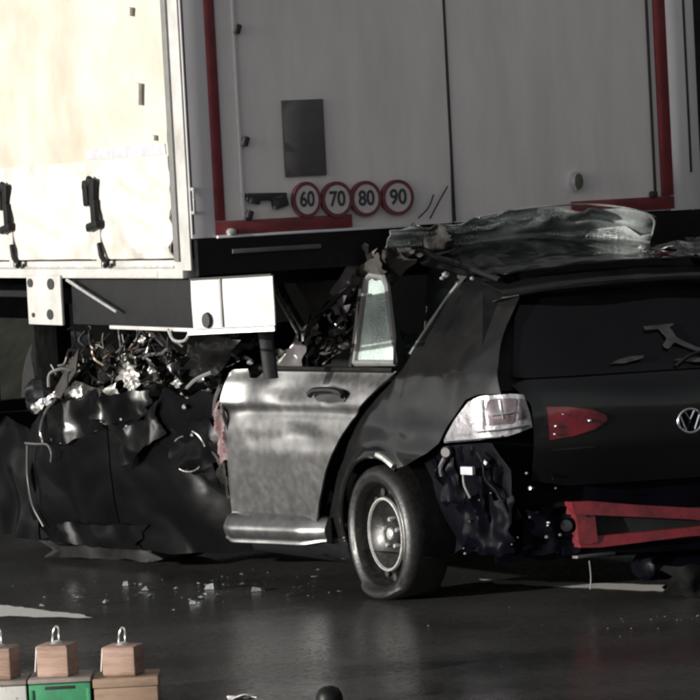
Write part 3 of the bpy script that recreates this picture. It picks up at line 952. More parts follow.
# roof rail strip on the left edge, bent
mktube('roof_drip_rail', [(0.30, 0.585, 1.44), (0.5, 0.625, 1.50), (0.72, 0.635, 1.545), (0.92, 0.64, 1.60)], 0.014, M_gloss, roof, 6)
for (x, y, z, s_) in ((0.62, 0.66, 1.470, 0.016), (0.645, 0.665, 1.455, 0.010), (0.43, 0.64, 1.452, 0.010), (0.40, -0.10, 1.545, 0.014), (0.41, -0.12, 1.532, 0.010)):
    bm = bmesh.new()
    bmesh.ops.create_icosphere(bm, subdivisions=1, radius=s_)
    for v in bm.verts: v.co = Vector((v.co.x * 1.3 + x, v.co.y * 1.2 + y, v.co.z + z))
    link('glass_crumb', bm, M_shard, car, False)
# crumpled flap of roof at the right
crumple('roof_flap', (0.40, -0.36, 1.535), (0.30, 0.22), ezr(-6, -6, 10), M_paint, car, 12, 0.03, 8)
crumple('roof_flap', (0.55, -0.62, 1.50), (0.4, 0.3), ezr(-12, -4, 30), M_gloss, car, 15, 0.05, 6)

# --- sheet of laminated glass peeled back over the roof
def sheet_fn(a, b):
    # a along the width (0 left .. 1 right), b up (0 foot .. 1 top)
    y = 0.80 - 1.22 * a
    x = 0.90 - 0.06 * b + 0.03 * nz(a, b, 2, 4) - 0.045 * abs(nz(a, b * .35, 6, 8)) * (0.3 + b) - 0.10 * sst(0.80, 1.0, a) - 0.05 * math.sin(a * 3.0)
    foot = 1.600 - 0.050 * a - 0.045 * sst(0.78, 1.0, a)
    h = 0.105 + 0.085 * sst(0.1, 0.6, a)
    z = foot + h * b + 0.010 * nz(a, b, 9, 6) - 0.03 * b * abs(nz(a, 0.2, 9, 9)) - 0.015 * sst(0.86, 1.0, a) * b
    return Vector((x, y, z))
def sheet_out():
    o = [(0.0, 0.0)]
    o += [(k / 14, -0.02 + 0.10 * abs(nz(k, 2, 2, .77))) for k in range(1, 14)]
    o += [(0.985, 0.0), (1.0, 0.12), (1.0, 0.6), (0.990, 0.90), (0.965, 1.0), (0.90, 1.02)]
    o += [(1 - k / 14, 0.96 - 0.10 * abs(nz(k, 7, 2, .6))) for k in range(2, 14)]
    o += [(0.0, 0.75)]
    return o
gs = panel('peeled_windscreen', sheet_out(), sheet_fn, M_screen, car, 0.025, 0.006, 'sheet of cracked glass peeled up over the roof')
mktube('glass_edge', [sheet_fn(a, b) + Vector((0, 0, 0.003)) for a, b in ((0.34, 0.95), (0.5, 0.96), (0.65, 0.97), (0.8, 0.98), (0.90, 0.985), (0.965, 0.90), (0.995, 0.6), (1.0, 0.3), (0.985, 0.04))], 0.005, M_shard, gs, 6)
def corner_fn(a, b):
    p = sheet_fn(a, b)
    return p + Vector((-0.014, 0.0, 0.0))
panel('crazed_corner', [(0.74, 0.0), (0.84, 0.0), (0.98, 0.0), (0.997, 0.22), (0.99, 0.52), (0.95, 0.46), (0.90, 0.60), (0.86, 0.48), (0.82, 0.40), (0.78, 0.16)], corner_fn, M_crazed, gs, 0.018, 0.006)

# --- tailgate: lower panel, dark window, spoiler
TZs = [0.50, 0.60, 0.70, 0.86, 0.95, 1.00, 1.08, 1.20, 1.36, 1.42]
TXs = [0.070, 0.035, 0.010, 0.000, 0.012, 0.040, 0.085, 0.155, 0.255, 0.285]
def tg_x(y, z):
    x = float(np.mean(np.interp([z - 0.015, z, z + 0.015], TZs, TXs)))
    return x + 0.085 * (abs(y) / 0.70) ** 3.5
def tg_fn(y, z, off=0.0):
    d = 0.010 * nz(y, z, 5, 4) + 0.014 * nz(y, z, 2, 2) + 0.020 * math.exp(-((y - 0.1) / 0.25) ** 2 - ((z - 0.98) / 0.05) ** 2)
    return Vector((tg_x(y, z) + d + off, y, z))
tg = panel('tailgate', [(-0.60, 0.56), (-0.45, 0.53), (0.45, 0.53), (0.60, 0.56), (0.605, 0.90), (0.665, 0.985), (0.60, 1.005), (-0.60, 1.005), (-0.665, 0.985), (-0.605, 0.90)], tg_fn, M_gloss, car, 0.02, 0.012)
rw = panel('rear_window', [(-0.60, 1.012), (0.60, 1.012), (0.645, 1.02), (0.53, 1.355), (-0.53, 1.355), (-0.645, 1.02)], lambda y, z: tg_fn(y, z, 0.004), M_tintglass, tg, 0.025, 0.006)
panel('window_surround', [(-0.76, 0.96), (0.76, 0.96), (0.745, 1.05), (0.62, 1.40), (-0.62, 1.40), (-0.745, 1.05)], lambda y, z: tg_fn(y, z, 0.045), M_blackpl, tg, 0.03, 0.01)
def sp_fn(y, t):
    # spoiler section
    pts = [(0.335, 1.445), (0.28, 1.440), (0.20, 1.418), (0.165, 1.398), (0.170, 1.382), (0.22, 1.368), (0.27, 1.352)]
    k = t * 6
    i = min(5, int(k))
    f = k - i
    x = pts[i][0] * (1 - f) + pts[i + 1][0] * f
    z = pts[i][1] * (1 - f) + pts[i + 1][1] * f
    return Vector((x + 0.09 * (abs(y) / 0.6) ** 3, y, z + 0.02 - 0.035 * (abs(y) / 0.6) ** 2 + 0.005 * nz(y, t, 3, 6)))
panel('spoiler', [(-0.60, 0), (0.60, 0), (0.60, 1), (-0.60, 1)], sp_fn, M_paint, tg, 0.03, 0.006)
# wiper, and added grey shapes standing in for reflections on the rear window
wp = mktube('rear_wiper', [tg_fn(-0.02, 1.03, -0.02), tg_fn(-0.10, 1.075, -0.035), tg_fn(-0.30, 1.10, -0.03)], 0.008, M_blackpl, tg, 6)
def streak(pts, seed, m=M_streak):
    return panel('reflection_streak', pts, lambda y, z: tg_fn(y, z, -0.020 + 0.012 * nz(y, z, seed, 14)), m, rw, 0.012, 0.003)
streak([(0.06, 1.205), (0.055, 1.19), (-0.005, 1.19), (-0.02, 1.15), (0.01, 1.115), (-0.01, 1.10), (-0.045, 1.13), (-0.13, 1.085), (-0.20, 1.06), (-0.20, 1.075), (-0.13, 1.105), (-0.06, 1.15), (-0.05, 1.195), (-0.08, 1.21)], 3)
streak([(0.26, 1.055), (0.20, 1.052), (0.12, 1.068), (0.095, 1.082), (0.17, 1.080), (0.22, 1.070)], 8)
streak([(-0.01, 1.055), (-0.05, 1.045), (-0.20, 1.03), (-0.20, 1.05), (-0.08, 1.062)], 11)
# inner lamp on the tailgate
def plug_fn(off):
    return lambda y, z: tg_fn(y, z, off)
il = panel('tail_lamp', [(0.545, 0.740), (0.45, 0.752), (0.37, 0.775), (0.315, 0.812), (0.32, 0.835), (0.38, 0.862), (0.47, 0.880), (0.552, 0.885)], plug_fn(-0.012), M_lampred, tg, 0.014, 0.014, 'red tailgate lamp')
bm = bmesh.new()
for (y, z, s_) in ((0.395, 0.815, 0.0085), (0.530, 0.80, 0.007), (0.535, 0.765, 0.006), (0.50, 0.85, 0.004)):
    r_ = bmesh.ops.create_icosphere(bm, subdivisions=2, radius=s_)
    p = tg_fn(y, z, -0.026)
    for v in r_['verts']: v.co += p
link('lamp_bead', bm, M_chrome, il)
panel('tail_lamp', [(-0.575, 0.735), (-0.45, 0.748), (-0.35, 0.775), (-0.27, 0.815), (-0.28, 0.845), (-0.36, 0.872), (-0.48, 0.893), (-0.585, 0.898)], plug_fn(-0.012), M_lampred, tg, 0.02, 0.014)
# trim strip under the lamp
panel('trim_strip', [(0.53, 0.690), (0.36, 0.694), (0.36, 0.701), (0.53, 0.699)], plug_fn(-0.006), M_blackpl, tg, 0.01, 0.006)
# round badge: ring with a V over a W
BY, BZ = -0.035, 0.785
def badge_pt(a, b, off):
    p = tg_fn(BY, BZ, off)
    return Vector((p.x, BY - a, BZ + b))
bm = bmesh.new()
ringpts = [badge_pt(0.052 * math.cos(2 * math.pi * k / 36), 0.052 * math.sin(2 * math.pi * k / 36), -0.016) for k in range(37)]
tube(bm, ringpts, 0.0055, 6)
bdg = link('badge', bm, M_chrome, tg, True, 'round chrome badge with V over W')
bm = bmesh.new()
lathe(bm, [(0.0, -0.004), (0.05, -0.004), (0.05, 0.004)], 36, 'Y')
for v in bm.verts:
    v.co = badge_pt(v.co.x, v.co.z, -0.008 + v.co.y)
link('badge_disc', bm, M_bluepl, bdg)
def stroke(pts):
    b_ = bmesh.new()
    tube(b_, [badge_pt(a, c, -0.014) for a, c in pts], 0.005, 6)
    return link('badge_letter', b_, M_chrome, bdg)
stroke([(-0.022, 0.045), (0.0, 0.006), (0.022, 0.045)])
stroke([(-0.043, 0.025), (-0.018, -0.040), (0.0, -0.002), (0.018, -0.040), (0.043, 0.025)])

# --- left tail lamp cluster wrapping the corner (broken, silver)
LC = [(0.425, 0.838), (0.33, 0.822), (0.23, 0.795), (0.15, 0.760), (0.085, 0.712), (0.055, 0.665), (0.045, 0.612)]
def lc(t):
    k = max(0, min(5.999, t * 6)); i = int(k); f = k - i
    return LC[i][0] * (1 - f) + LC[i + 1][0] * f, LC[i][1] * (1 - f) + LC[i + 1][1] * f
def lamp_fn(off):
    def fn(t, z):
        x, y = lc(t)
        bul = 0.014 * math.sin(math.pi * min(1, max(0, (z - 0.72) / 0.24)))
        n = Vector((-0.55, 0.83, 0)).normalized() if t < 0.5 else Vector((-0.85, 0.5, 0)).normalized()
        p = Vector((x, y, z)) + n * (off + bul + 0.004 * nz(t, z, 4, 9))
        return p
    return fn
lamp = panel('tail_lamp', [(0.0, 0.735), (0.30, 0.748), (0.66, 0.768), (1.0, 0.800), (0.985, 0.85), (0.90, 0.945), (0.72, 0.952), (0.42, 0.945), (0.30, 0.92), (0.14, 0.825)], lamp_fn(0.004), M_lampclear, car, 0.022, 0.008, 'cracked silver left tail lamp cluster')
panel('lamp_insert', [(0.46, 0.815), (0.74, 0.825), (0.80, 0.93), (0.60, 0.935), (0.50, 0.93), (0.47, 0.88)], lamp_fn(0.010), M_lampdark, lamp, 0.02, 0.006)
panel('lamp_insert', [(0.80, 0.835), (0.93, 0.845), (0.89, 0.925), (0.84, 0.93)], lamp_fn(0.009), M_lampdark, lamp, 0.02, 0.006)
for (a0, z0, a1, z1) in ((0.40, 0.79, 0.97, 0.815), (0.445, 0.80, 0.445, 0.93), (0.62, 0.845, 0.60, 0.925), (0.05, 0.745, 0.6, 0.768), (0.52, 0.86, 0.76, 0.872)):
    pts = [lamp_fn(0.014)(a0 + (a1 - a0) * k / 6, z0 + (z1 - z0) * k / 6) for k in range(7)]
    mktube('lamp_rib', pts, 0.005, M_chrome, lamp, 6, smooth_pts=False)

def lamp_r(t, z):
    p = lamp_fn(0.004)(t, z)
    return Vector((p.x, -p.y, p.z))
panel('tail_lamp', [(0.0, 0.735), (0.30, 0.748), (0.66, 0.768), (1.0, 0.800), (0.985, 0.85), (0.90, 0.945), (0.72, 0.952), (0.42, 0.945), (0.30, 0.92), (0.14, 0.825)], lamp_r, M_lampred, car, 0.03, 0.008, 'red right tail lamp cluster')

# --- bare rear end where the bumper is missing
def rp_fn(y, z):
    return Vector((0.135 + 0.09 * (abs(y) / 0.72) ** 3 + 0.02 * nz(y, z, 2, 5), y, z))
rp = panel('rear_panel', [(-0.72, 0.20), (0.72, 0.20), (0.74, 0.62), (0.70, 0.74), (-0.70, 0.74), (-0.74, 0.62)], rp_fn, M_bluepl, car, 0.04, 0.02)
# torn corner structure under the lamp
def cs_fn(x, z):
    return Vector((x, side_y(x, z) - 0.05 + 0.03 * nz(x, z, 4, 5), z))
cp_ = panel('corner_panel', [(0.62, 0.64), (0.44, 0.72), (0.16, 0.74), (0.08, 0.62), (0.10, 0.32), (0.20, 0.25), (0.42, 0.25), (0.50, 0.40), (0.56, 0.56)], cs_fn, M_bluepl, car, 0.025, 0.012)
crumple('bracket', (0.30, 0.78, 0.67), (0.16, 0.10), ezr(85, 0, 20), M_bluepl, car, 21, 0.03, 12, 8)
crumple('bracket', (0.16, 0.74, 0.50), (0.16, 0.26), ezr(85, 10, 35), M_bluepl, car, 22, 0.03, 10, 8)
crumple('bumper_shred', (0.20, 0.77, 0.38), (0.26, 0.24), ezr(82, 0, 25), M_bluepl, car, 23, 0.04, 8, 10)
crumple('bumper_shred', (0.06, 0.52, 0.34), (0.28, 0.20), ezr(82, 0, 75), M_bluepl, car, 24, 0.035, 8, 10)
crumple('arch_shred', (0.42, 0.80, 0.52), (0.14, 0.28), ezr(80, 15, 10), M_bluepl, car, 25, 0.04, 8, 10)
crumple('mud_flap', (0.50, 0.72, 0.36), (0.24, 0.24), ezr(84, 0, 20), M_bluepl, car, 26, 0.02, 6, 8, smooth=True)
for (x, y, z, r_, l_) in ((0.40, 0.835, 0.695, 0.026, 0.04), (0.17, 0.775, 0.655, 0.014, 0.03), (0.10, 0.60, 0.53, 0.010, 0.03), (0.05, 0.47, 0.36, 0.032, 0.06)):
    bm = bmesh.new()
    lathe(bm, [(0.0, -l_ / 2), (r_ * .8, -l_ / 2), (r_, -l_ / 4), (r_, l_ / 2), (0, l_ / 2)], 16, 'Y')
    rot = Matrix.Rotation(R(-145), 3, 'Z')
    for v in bm.verts: v.co = rot @ v.co + Vector((x, y, z))
    link('round_bracket', bm, (M_bluepl if y < 0.5 else M_plate) if r_ > 0.02 else M_chrome, car)
bm = bmesh.new()
box(bm, (0.235, 0.835, 0.62), (0.075, 0.02, 0.036), ezr(0, 0, 12), 0.004)
link('label_tag', bm, M_tapegrey, car)
mktube('torn_cable', [(0.40, 0.85, 0.67), (0.42, 0.86, 0.63), (0.43, 0.85, 0.59)], 0.010, M_plate, car, 6)
mktube('torn_cable', [(0.28, 0.83, 0.62), (0.255, 0.845, 0.56), (0.235, 0.83, 0.50)], 0.006, M_sealgrey, car, 6)
mktube('torn_cable', [(0.20, 0.80, 0.70), (0.15, 0.81, 0.66), (0.16, 0.79, 0.58), (0.12, 0.76, 0.52), (0.10, 0.72, 0.42)], 0.007, M_blackpl, car, 6)
rnd = random.Random(31)
for k in range(16):
    y = rnd.uniform(0.42, 0.82)
    x = 0.06 + 0.28 * sst(0.62, 0.85, y)
    z = rnd.uniform(0.24, 0.62)
    bm = bmesh.new()
    r_ = rnd.uniform(0.004, 0.009)
    lathe(bm, [(0, -0.01), (r_ * .7, -0.009), (r_, -0.002), (r_, 0.012)], 10, 'Y')
    rot = Matrix.Rotation(R(-125), 3, 'Z')
    for v in bm.verts: v.co = rot @ v.co + Vector((x - 0.03, y + 0.02, z))
    link('bolt', bm, M_chrome if k % 2 else M_plate, car)
# red crash beam: an open, bent channel
bmx = -0.03
def bar(name, pts, h, d, m, parent):
    """flat bar following points (y,z), given height and depth"""
    b_ = bmesh.new()
    rings = []
    for (y, z, hh) in pts:
        x = bmx + 0.05 * (abs(y) / 0.6) ** 2
        rings.append([b_.verts.new((x, y, z - hh / 2)), b_.verts.new((x + d, y, z - hh / 2)), b_.verts.new((x + d, y, z + hh / 2)), b_.verts.new((x + 0.018, y, z + hh / 2))])
    for i in range(len(rings) - 1):
        for k in range(4):
            b_.faces.new((rings[i][k], rings[i][(k + 1) % 4], rings[i + 1][(k + 1) % 4], rings[i + 1][k]))
    b_.faces.new(rings[0]); b_.faces.new(rings[-1])
    return link(name, b_, m, parent, False)
cb = bar('crash_beam', [(0.475, 0.435, 0.055), (0.40, 0.432, 0.060), (0.2, 0.405, 0.052), (0.0, 0.380, 0.050), (-0.2, 0.350, 0.06), (-0.62, 0.35, 0.07)], 0.05, 0.07, M_red, car)
bar('beam_flange', [(0.455, 0.285, 0.045), (0.38, 0.283, 0.05), (0.2, 0.290, 0.042), (0.0, 0.298, 0.036), (-0.2, 0.298, 0.05), (-0.62, 0.29, 0.06)], 0.04, 0.07, M_red, cb)
bar('beam_end', [(0.462, 0.36, 0.16), (0.42, 0.358, 0.165), (0.385, 0.356, 0.15)], 0.12, 0.05, M_red, cb)
panel('beam_web', [(0.44, 0.26), (-0.62, 0.26), (-0.62, 0.40), (0.0, 0.40), (0.44, 0.44)], lambda y, z: Vector((bmx + 0.062 + 0.05 * (abs(y) / 0.6) ** 2, y, z)), M_chassis, cb, 0.05, 0.006)
# under-tray and tow strip
def ut_fn(y, z):
    return Vector((0.02 + 0.08 * (abs(y) / 0.7) ** 2 + 0.02 * nz(y, z, 3, 4), y, z))
panel('under_tray', [(0.50, 0.225), (-0.70, 0.205), (-0.70, 0.262), (0.45, 0.262), (0.50, 0.27)], ut_fn, M_bluepl, car, 0.03, 0.01)
mkbox('tray_strip', (0.0, 0.40, 0.225), (0.03, 0.20, 0.012), M_plate, car, ezr(0, 0, 15), 0.003)
mktube('hanging_wire', [(0.02, 0.41, 0.20), (0.018, 0.408, 0.13), (0.02, 0.412, 0.075)], 0.0028, M_plate, car, 6)

bm = bmesh.new()
lathe(bm, [(0.0, -0.26), (0.06, -0.26), (0.085, -0.24), (0.085, 0.24), (0.06, 0.26), (0.0, 0.26)], 24, 'Y')
for v in bm.verts: v.co = Vector((v.co.x + 0.16, v.co.y - 0.14, v.co.z * 0.75 + 0.14))
link('silencer', bm, M_bluepl, car)
crumple('bumper_shred', (0.0, -0.10, 0.075), (0.34, 0.14), ezr(80, 0, 80), M_blackpl, car, 27, 0.03, 8, 10)
# --- floor, bulkhead and seats inside
mkbox('floor_pan', (2.4, 0, 0.20), (2.6, 1.40, 0.05), M_chassis, car, None, 0.01)
mkbox('boot_floor', (0.52, 0, 0.34), (0.75, 0.96, 0.24), M_chassis, car, None, 0.03)
mkbox('rear_bulkhead', (1.02, 0, 0.68), (0.10, 1.30, 0.72), M_blackpl, car, ezr(0, 14, 0), 0.04)
mkbox('seat_base', (1.45, 0, 0.42), (0.55, 1.24, 0.20), M_blackpl, car, ezr(0, -6, 0), 0.06)
for y in (0.38, -0.38):
    mkbox('headrest', (1.10, y, 1.12), (0.10, 0.26, 0.16), M_blackpl, car, ezr(0, 10, 0), 0.04)
mkbox('front_seat', (2.05, 0.36, 0.62), (0.16, 0.48, 0.60), M_blackpl, car, ezr(0, 24, 0), 0.06)
mkbox('front_seat', (2.05, -0.36, 0.62), (0.16, 0.48, 0.60), M_blackpl, car, ezr(0, 24, 0), 0.06)
mkbox('firewall', (3.05, 0, 0.55), (0.08, 1.36, 0.62), M_chassis, car, None, 0.03)

# --- wheels
def tyre_post(co):
    if co.z < -0.235:
        # flat tyre spreading on the road
        k = (-0.235 - co.z)
        co = Vector((co.x * (1 + 1.1 * k), co.y * (1 + 3.4 * k) + (0.012 if co.y > 0 else -0.012) * min(1, k / 0.02), -0.235 - k * 0.72))
    return co
def make_wheel(cx, cy, side, flat=True, yaw=0.0, camber=0.0, hz=HZ - 0.004):
    Rt = 0.317
    M = Matrix.Rotation(yaw, 3, 'Z') @ Matrix.Rotation(camber, 3, 'X')
    def place(b_):
        for v in b_.verts:
            c = Vector((v.co.x, v.co.y * side, v.co.z))
            v.co = M @ c + Vector((cx, cy, hz))
    bm = bmesh.new()
    pr = [(0.245, -0.085), (0.256, -0.100), (0.274, -0.108), (0.298, -0.104), (0.312, -0.088), (Rt, -0.06), (Rt, -0.02), (Rt, 0.02), (Rt, 0.06), (0.312, 0.088), (0.300, 0.104), (0.290, 0.108), (0.286, 0.111), (0.276, 0.112), (0.266, 0.108), (0.258, 0.102), (0.250, 0.098), (0.245, 0.085)]
    lathe(bm, pr, 64, 'Y', closed=True, post=tyre_post if flat else None)
    zmin = min(v.co.z for v in bm.verts)
    place(bm)
    w = link('wheel', bm, M_rubber, car, True, 'flat rear tyre on a steel wheel' if flat and side > 0 else None)
    # rim barrel, dished disc with a raised ring
    bm = bmesh.new()
    lathe(bm, [(0.252, 0.096), (0.244, 0.099), (0.237, 0.090), (0.231, 0.060), (0.224, 0.022), (0.216, 0.014), (0.186, 0.012), (0.174, 0.040), (0.167, 0.066), (0.160, 0.068), (0.153, 0.060), (0.105, 0.024), (0.078, 0.016), (0.068, 0.018), (0.058, 0.034), (0.034, 0.036), (0.0, 0.036)], 64, 'Y')
    place(bm)
    rim = link('rim', bm, M_steel, w)
    bm = bmesh.new()
    lathe(bm, [(0.252, 0.093), (0.256, 0.101), (0.250, 0.105), (0.243, 0.100)], 64, 'Y', closed=True)
    place(bm); link('rim_edge', bm, M_steel, w)
    bm = bmesh.new()
    lathe(bm, [(0.171, 0.060), (0.168, 0.071), (0.160, 0.072), (0.155, 0.063)], 64, 'Y', closed=True)
    place(bm); link('disc_ring', bm, M_bright, rim)
    for k in range(16):
        a = 2 * math.pi * k / 16
        bm = bmesh.new()
        lathe(bm, [(0.0, 0.004), (0.0185, 0.004), (0.0185, -0.008)], 12, 'Y')
        for v in bm.verts: v.co = Vector((v.co.x * 1.0 + 0.201 * math.cos(a), v.co.y + 0.026, v.co.z + 0.201 * math.sin(a)))
        place(bm); link('vent_hole', bm, M_seam, rim)
    bm = bmesh.new()
    lathe(bm, [(0.0, 0.052), (0.018, 0.052), (0.027, 0.046), (0.030, 0.030)], 24, 'Y')
    place(bm); link('hub_cap', bm, M_bright, rim)
    for k in range(5):
        a = 2 * math.pi * k / 5 + 0.3
        bm = bmesh.new()
        lathe(bm, [(0.0, 0.046), (0.009, 0.046), (0.0115, 0.038), (0.0115, 0.015)], 10, 'Y')
        for v in bm.verts: v.co += Vector((0.066 * math.cos(a), 0, 0.066 * math.sin(a)))
        place(bm); link('wheel_bolt', bm, M_bright, rim)
    return w
DEFORM[0] = None
make_wheel(HX + 0.05, 0.775, 1, True, R(-3), 0.0)
make_wheel(HX - 0.28, -0.775, -1, True, 0.0, 0.0)
make_wheel(3.48, 0.60, 1, False, R(12), 0.0, 0.317)
make_wheel(3.48, -0.74, -1, False, 0.0, 0.0, 0.317)

# --- crushed front: dark door and wing bowed outwards
def fp_fn(x, z):
    y = 0.825 + 0.245 * (x - 2.25) + 0.045 * math.sin((x - 2.2) * 2.2)
    y += 0.075 * (z - 0.45) - 0.10 * max(0, 0.35 - z) ** 1.2          # top leans out over the road
    y += 0.06 * (abs(nz(x, z * .8, 6, 2.4)) - .25) + 0.012 * abs(nz(x, z, 2, 5))
    y += 0.015 * nz(x, z, 6, 2.6) - 0.10 * sst(3.75, 4.15, x) * sst(0.2, 0.9, z)
    y -= 0.035 * math.exp(-((x - 2.42) / 0.2) ** 2 - ((z - 0.62) / 0.2) ** 2)
    return Vector((x, y, z + (0.02 + 0.05 * sst(0.5, 0.9, z)) * nz(x, z, 9, 4)))
fpo = [(2.28, 0.13), (2.26, 0.40), (2.24, 0.70), (2.25, 0.90), (2.34, 0.95), (2.42, 0.89), (2.52, 0.93), (2.62, 0.86), (2.74, 0.90), (2.83, 0.835), (2.95, 0.88), (3.02, 0.84), (3.12, 0.87), (3.23, 0.845), (3.23, 0.11), (2.8, 0.10)]
fd = panel('front_door', fpo, fp_fn, M_wreck, car, 0.025, 0.012, 'dark crushed front door')
fwo = [(3.238, 0.11), (3.238, 0.845), (3.32, 0.88), (3.40, 0.84), (3.5, 0.885), (3.60, 0.85), (3.72, 0.86), (3.90, 0.80), (4.00, 0.71), (4.05, 0.60), (4.06, 0.42), (3.98, 0.22), (3.80, 0.10)]
fwg = panel('front_wing', fwo, fp_fn, M_wreck, car, 0.025, 0.012, 'dark crushed front wing')
# thin bright trims at the nose
mktube('trim_bow', [fp_fn(x, z) + Vector((0, 0.02, 0)) for x, z in ((3.62, 0.86), (3.74, 0.80), (3.80, 0.72), (3.79, 0.65))], 0.008, M_bare, fwg, 6)
mktube('trim_bow', [fp_fn(x, z) + Vector((0.0, 0.03, 0)) for x, z in ((4.02, 0.61), (3.86, 0.635), (3.72, 0.63), (3.68, 0.585), (3.70, 0.54))], 0.006, M_plate, fwg, 6)
mktube('trim_bow', [fp_fn(x, z) + Vector((0.0, 0.03, 0)) for x, z in ((4.00, 0.60), (3.98, 0.46), (3.92, 0.32), (3.85, 0.20))], 0.006, M_plate, fwg, 6)
def nose_fn(x, z):
    return Vector((x, 1.20 - 0.12 * (x - 4.0) + 0.06 * nz(x, z, 1, 4), z))
panel('nose_panel', [(3.90, 0.12), (4.65, 0.10), (4.68, 0.60), (4.40, 0.76), (4.02, 0.70)], nose_fn, M_wreck, car, 0.03, 0.01)
# round loudspeaker ring in the torn door
sp_c = fp_fn(2.56, 0.645) + Vector((0, 0.015, 0))
def spk(pts, r, m, nm):
    b_ = bmesh.new()
    tube(b_, [sp_c + Vector((p[0], 0.245 * p[0] + 0.05 + p[2], p[1])) for p in pts], r, 8)
    return link(nm, b_, m, fd)
cir = lambda rr, a0, a1, sq=1.0, d=0.0: [(rr * 1.25 * math.cos(R(a0 + (a1 - a0) * k / 24)), rr * sq * math.sin(R(a0 + (a1 - a0) * k / 24)), d) for k in range(25)]
spk(cir(0.108, 110, 165, 1, .012), 0.006, M_bare, 'ring_shard')
spk(cir(0.100, 225, 300, 1, .012), 0.005, M_bare, 'ring_shard')
spk(cir(0.085, 40, 80, .9, .014), 0.005, M_bare, 'ring_shard')
for (dx, dz, s_) in ((0.05, 0.185, 0.020), (0.53, 0.10, 0.012), (0.49, 0.075, 0.016), (0.46, 0.055, 0.010), (0.02, 0.07, 0.014), (0.12, -0.07, 0.010), (-0.20, -0.15, 0.016)):
    bm = bmesh.new()
    bmesh.ops.create_icosphere(bm, subdivisions=1, radius=s_ * .7)
    p = fp_fn(2.56 + dx, 0.645 + dz) + Vector((0, 0.02, 0))
    for v in bm.verts: v.co = Vector((v.co.x * 1.6, v.co.y * .7, v.co.z)) + p
    link('glass_crumb', bm, M_shard, fd, False)
for k, (x_, z_, w_, h_, a_) in enumerate(((2.95, 0.70, 0.36, 0.16, 24), (2.58, 0.66, 0.34, 0.26, -10), (3.05, 0.84, 0.44, 0.14, 6))):
    crumple('folded_skin', fp_fn(x_, z_) + Vector((0, 0.022, 0)), (w_, h_), ezr(90, a_, 14), M_wreck, fd, 41 + k, 0.030, 4.5, 14)
for k, (x_, z_, w_, h_, a_) in enumerate(((3.45, 0.78, 0.44, 0.20, 12), (3.40, 0.17, 0.70, 0.12, 0))):
    crumple('folded_skin', fp_fn(x_, z_) + Vector((0, 0.022, 0)), (w_, h_), ezr(90, a_, 14), M_wreck, fwg, 241 + k, 0.030, 4.5, 14)
# torn seat fabric in the gap ahead of the rear door
crumple('torn_fabric', (2.30, 0.94, 0.72), (0.10, 0.26), ezr(84, 0, 10), M_pink, car, 51, 0.04, 10, 8, smooth=True)
crumple('torn_fabric', (2.34, 0.93, 0.50), (0.08, 0.22), ezr(84, 10, 10), M_liner, car, 52, 0.04, 10, 8, smooth=True)
mktube('belt_strap', [(2.28, 0.95, 0.95), (2.38, 0.93, 0.88), (2.42, 0.92, 0.80)], 0.014, M_plate, car, 6)
mktube('belt_strap', [(2.33, 0.97, 1.02), (2.55, 0.94, 0.98), (2.70, 0.92, 0.93)], 0.010, M_sealgrey, car, 6)

# --- torn cabin frame under the trailer sill
mktube('torn_roof_rail', [(1.93, 0.80, 1.47), (1.88, 0.80, 1.40), (1.76, 0.80, 1.28), (1.66, 0.80, 1.19), (1.57, 0.80, 1.135)], 0.018, M_bare, car, 8, flat=0.7)
mktube('rail_highlight', [(1.93, 0.83, 1.45), (1.88, 0.83, 1.38), (1.76, 0.83, 1.26), (1.66, 0.83, 1.17), (1.57, 0.83, 1.12)], 0.008, M_bright, car, 6)  # bright rod added to draw the light along the torn rail
mktube('torn_roof_rail', [(1.57, 0.79, 1.14), (1.52, 0.80, 1.20), (1.43, 0.79, 1.23), (1.36, 0.80, 1.29), (1.24, 0.78, 1.32), (1.12, 0.76, 1.40), (1.00, 0.72, 1.46)], lambda t: 0.020 + 0.008 * math.sin(t * 40), M_bare, car, 8)
mktube('bent_pillar', [(2.02, 0.78, 1.02), (1.80, 0.76, 1.07), (1.55, 0.75, 1.16), (1.30, 0.72, 1.20)], 0.030, M_paint, car, 8, flat=0.6)
mktube('bent_pillar', [(1.90, 0.72, 1.05), (1.62, 0.72, 1.11), (1.45, 0.70, 1.24), (1.20, 0.70, 1.33)], 0.028, M_dirtym, car, 8, flat=0.6)
mktube('bent_pillar', [(2.10, 0.60, 1.02), (2.06, 0.55, 1.2), (2.02, 0.50, 1.42)], 0.05, M_gloss, car, 8, flat=0.6)
def liner_fn(x, z):
    return Vector((x, 0.70 + 0.03 * nz(x, z, 2, 7), z))
panel('roof_lining', [(1.93, 1.45), (1.80, 1.30), (1.62, 1.15), (1.57, 1.14), (1.50, 1.26), (1.60, 1.38), (1.70, 1.45)], liner_fn, M_liner, car, 0.03, 0.01)
panel('dark_lining', [(1.78, 1.44), (1.62, 1.27), (1.50, 1.22), (1.30, 1.35), (1.36, 1.45)], lambda x, z: Vector((x, 0.715 + 0.02 * nz(x, z, 5, 7), z)), M_seam, car, 0.04, 0.008)
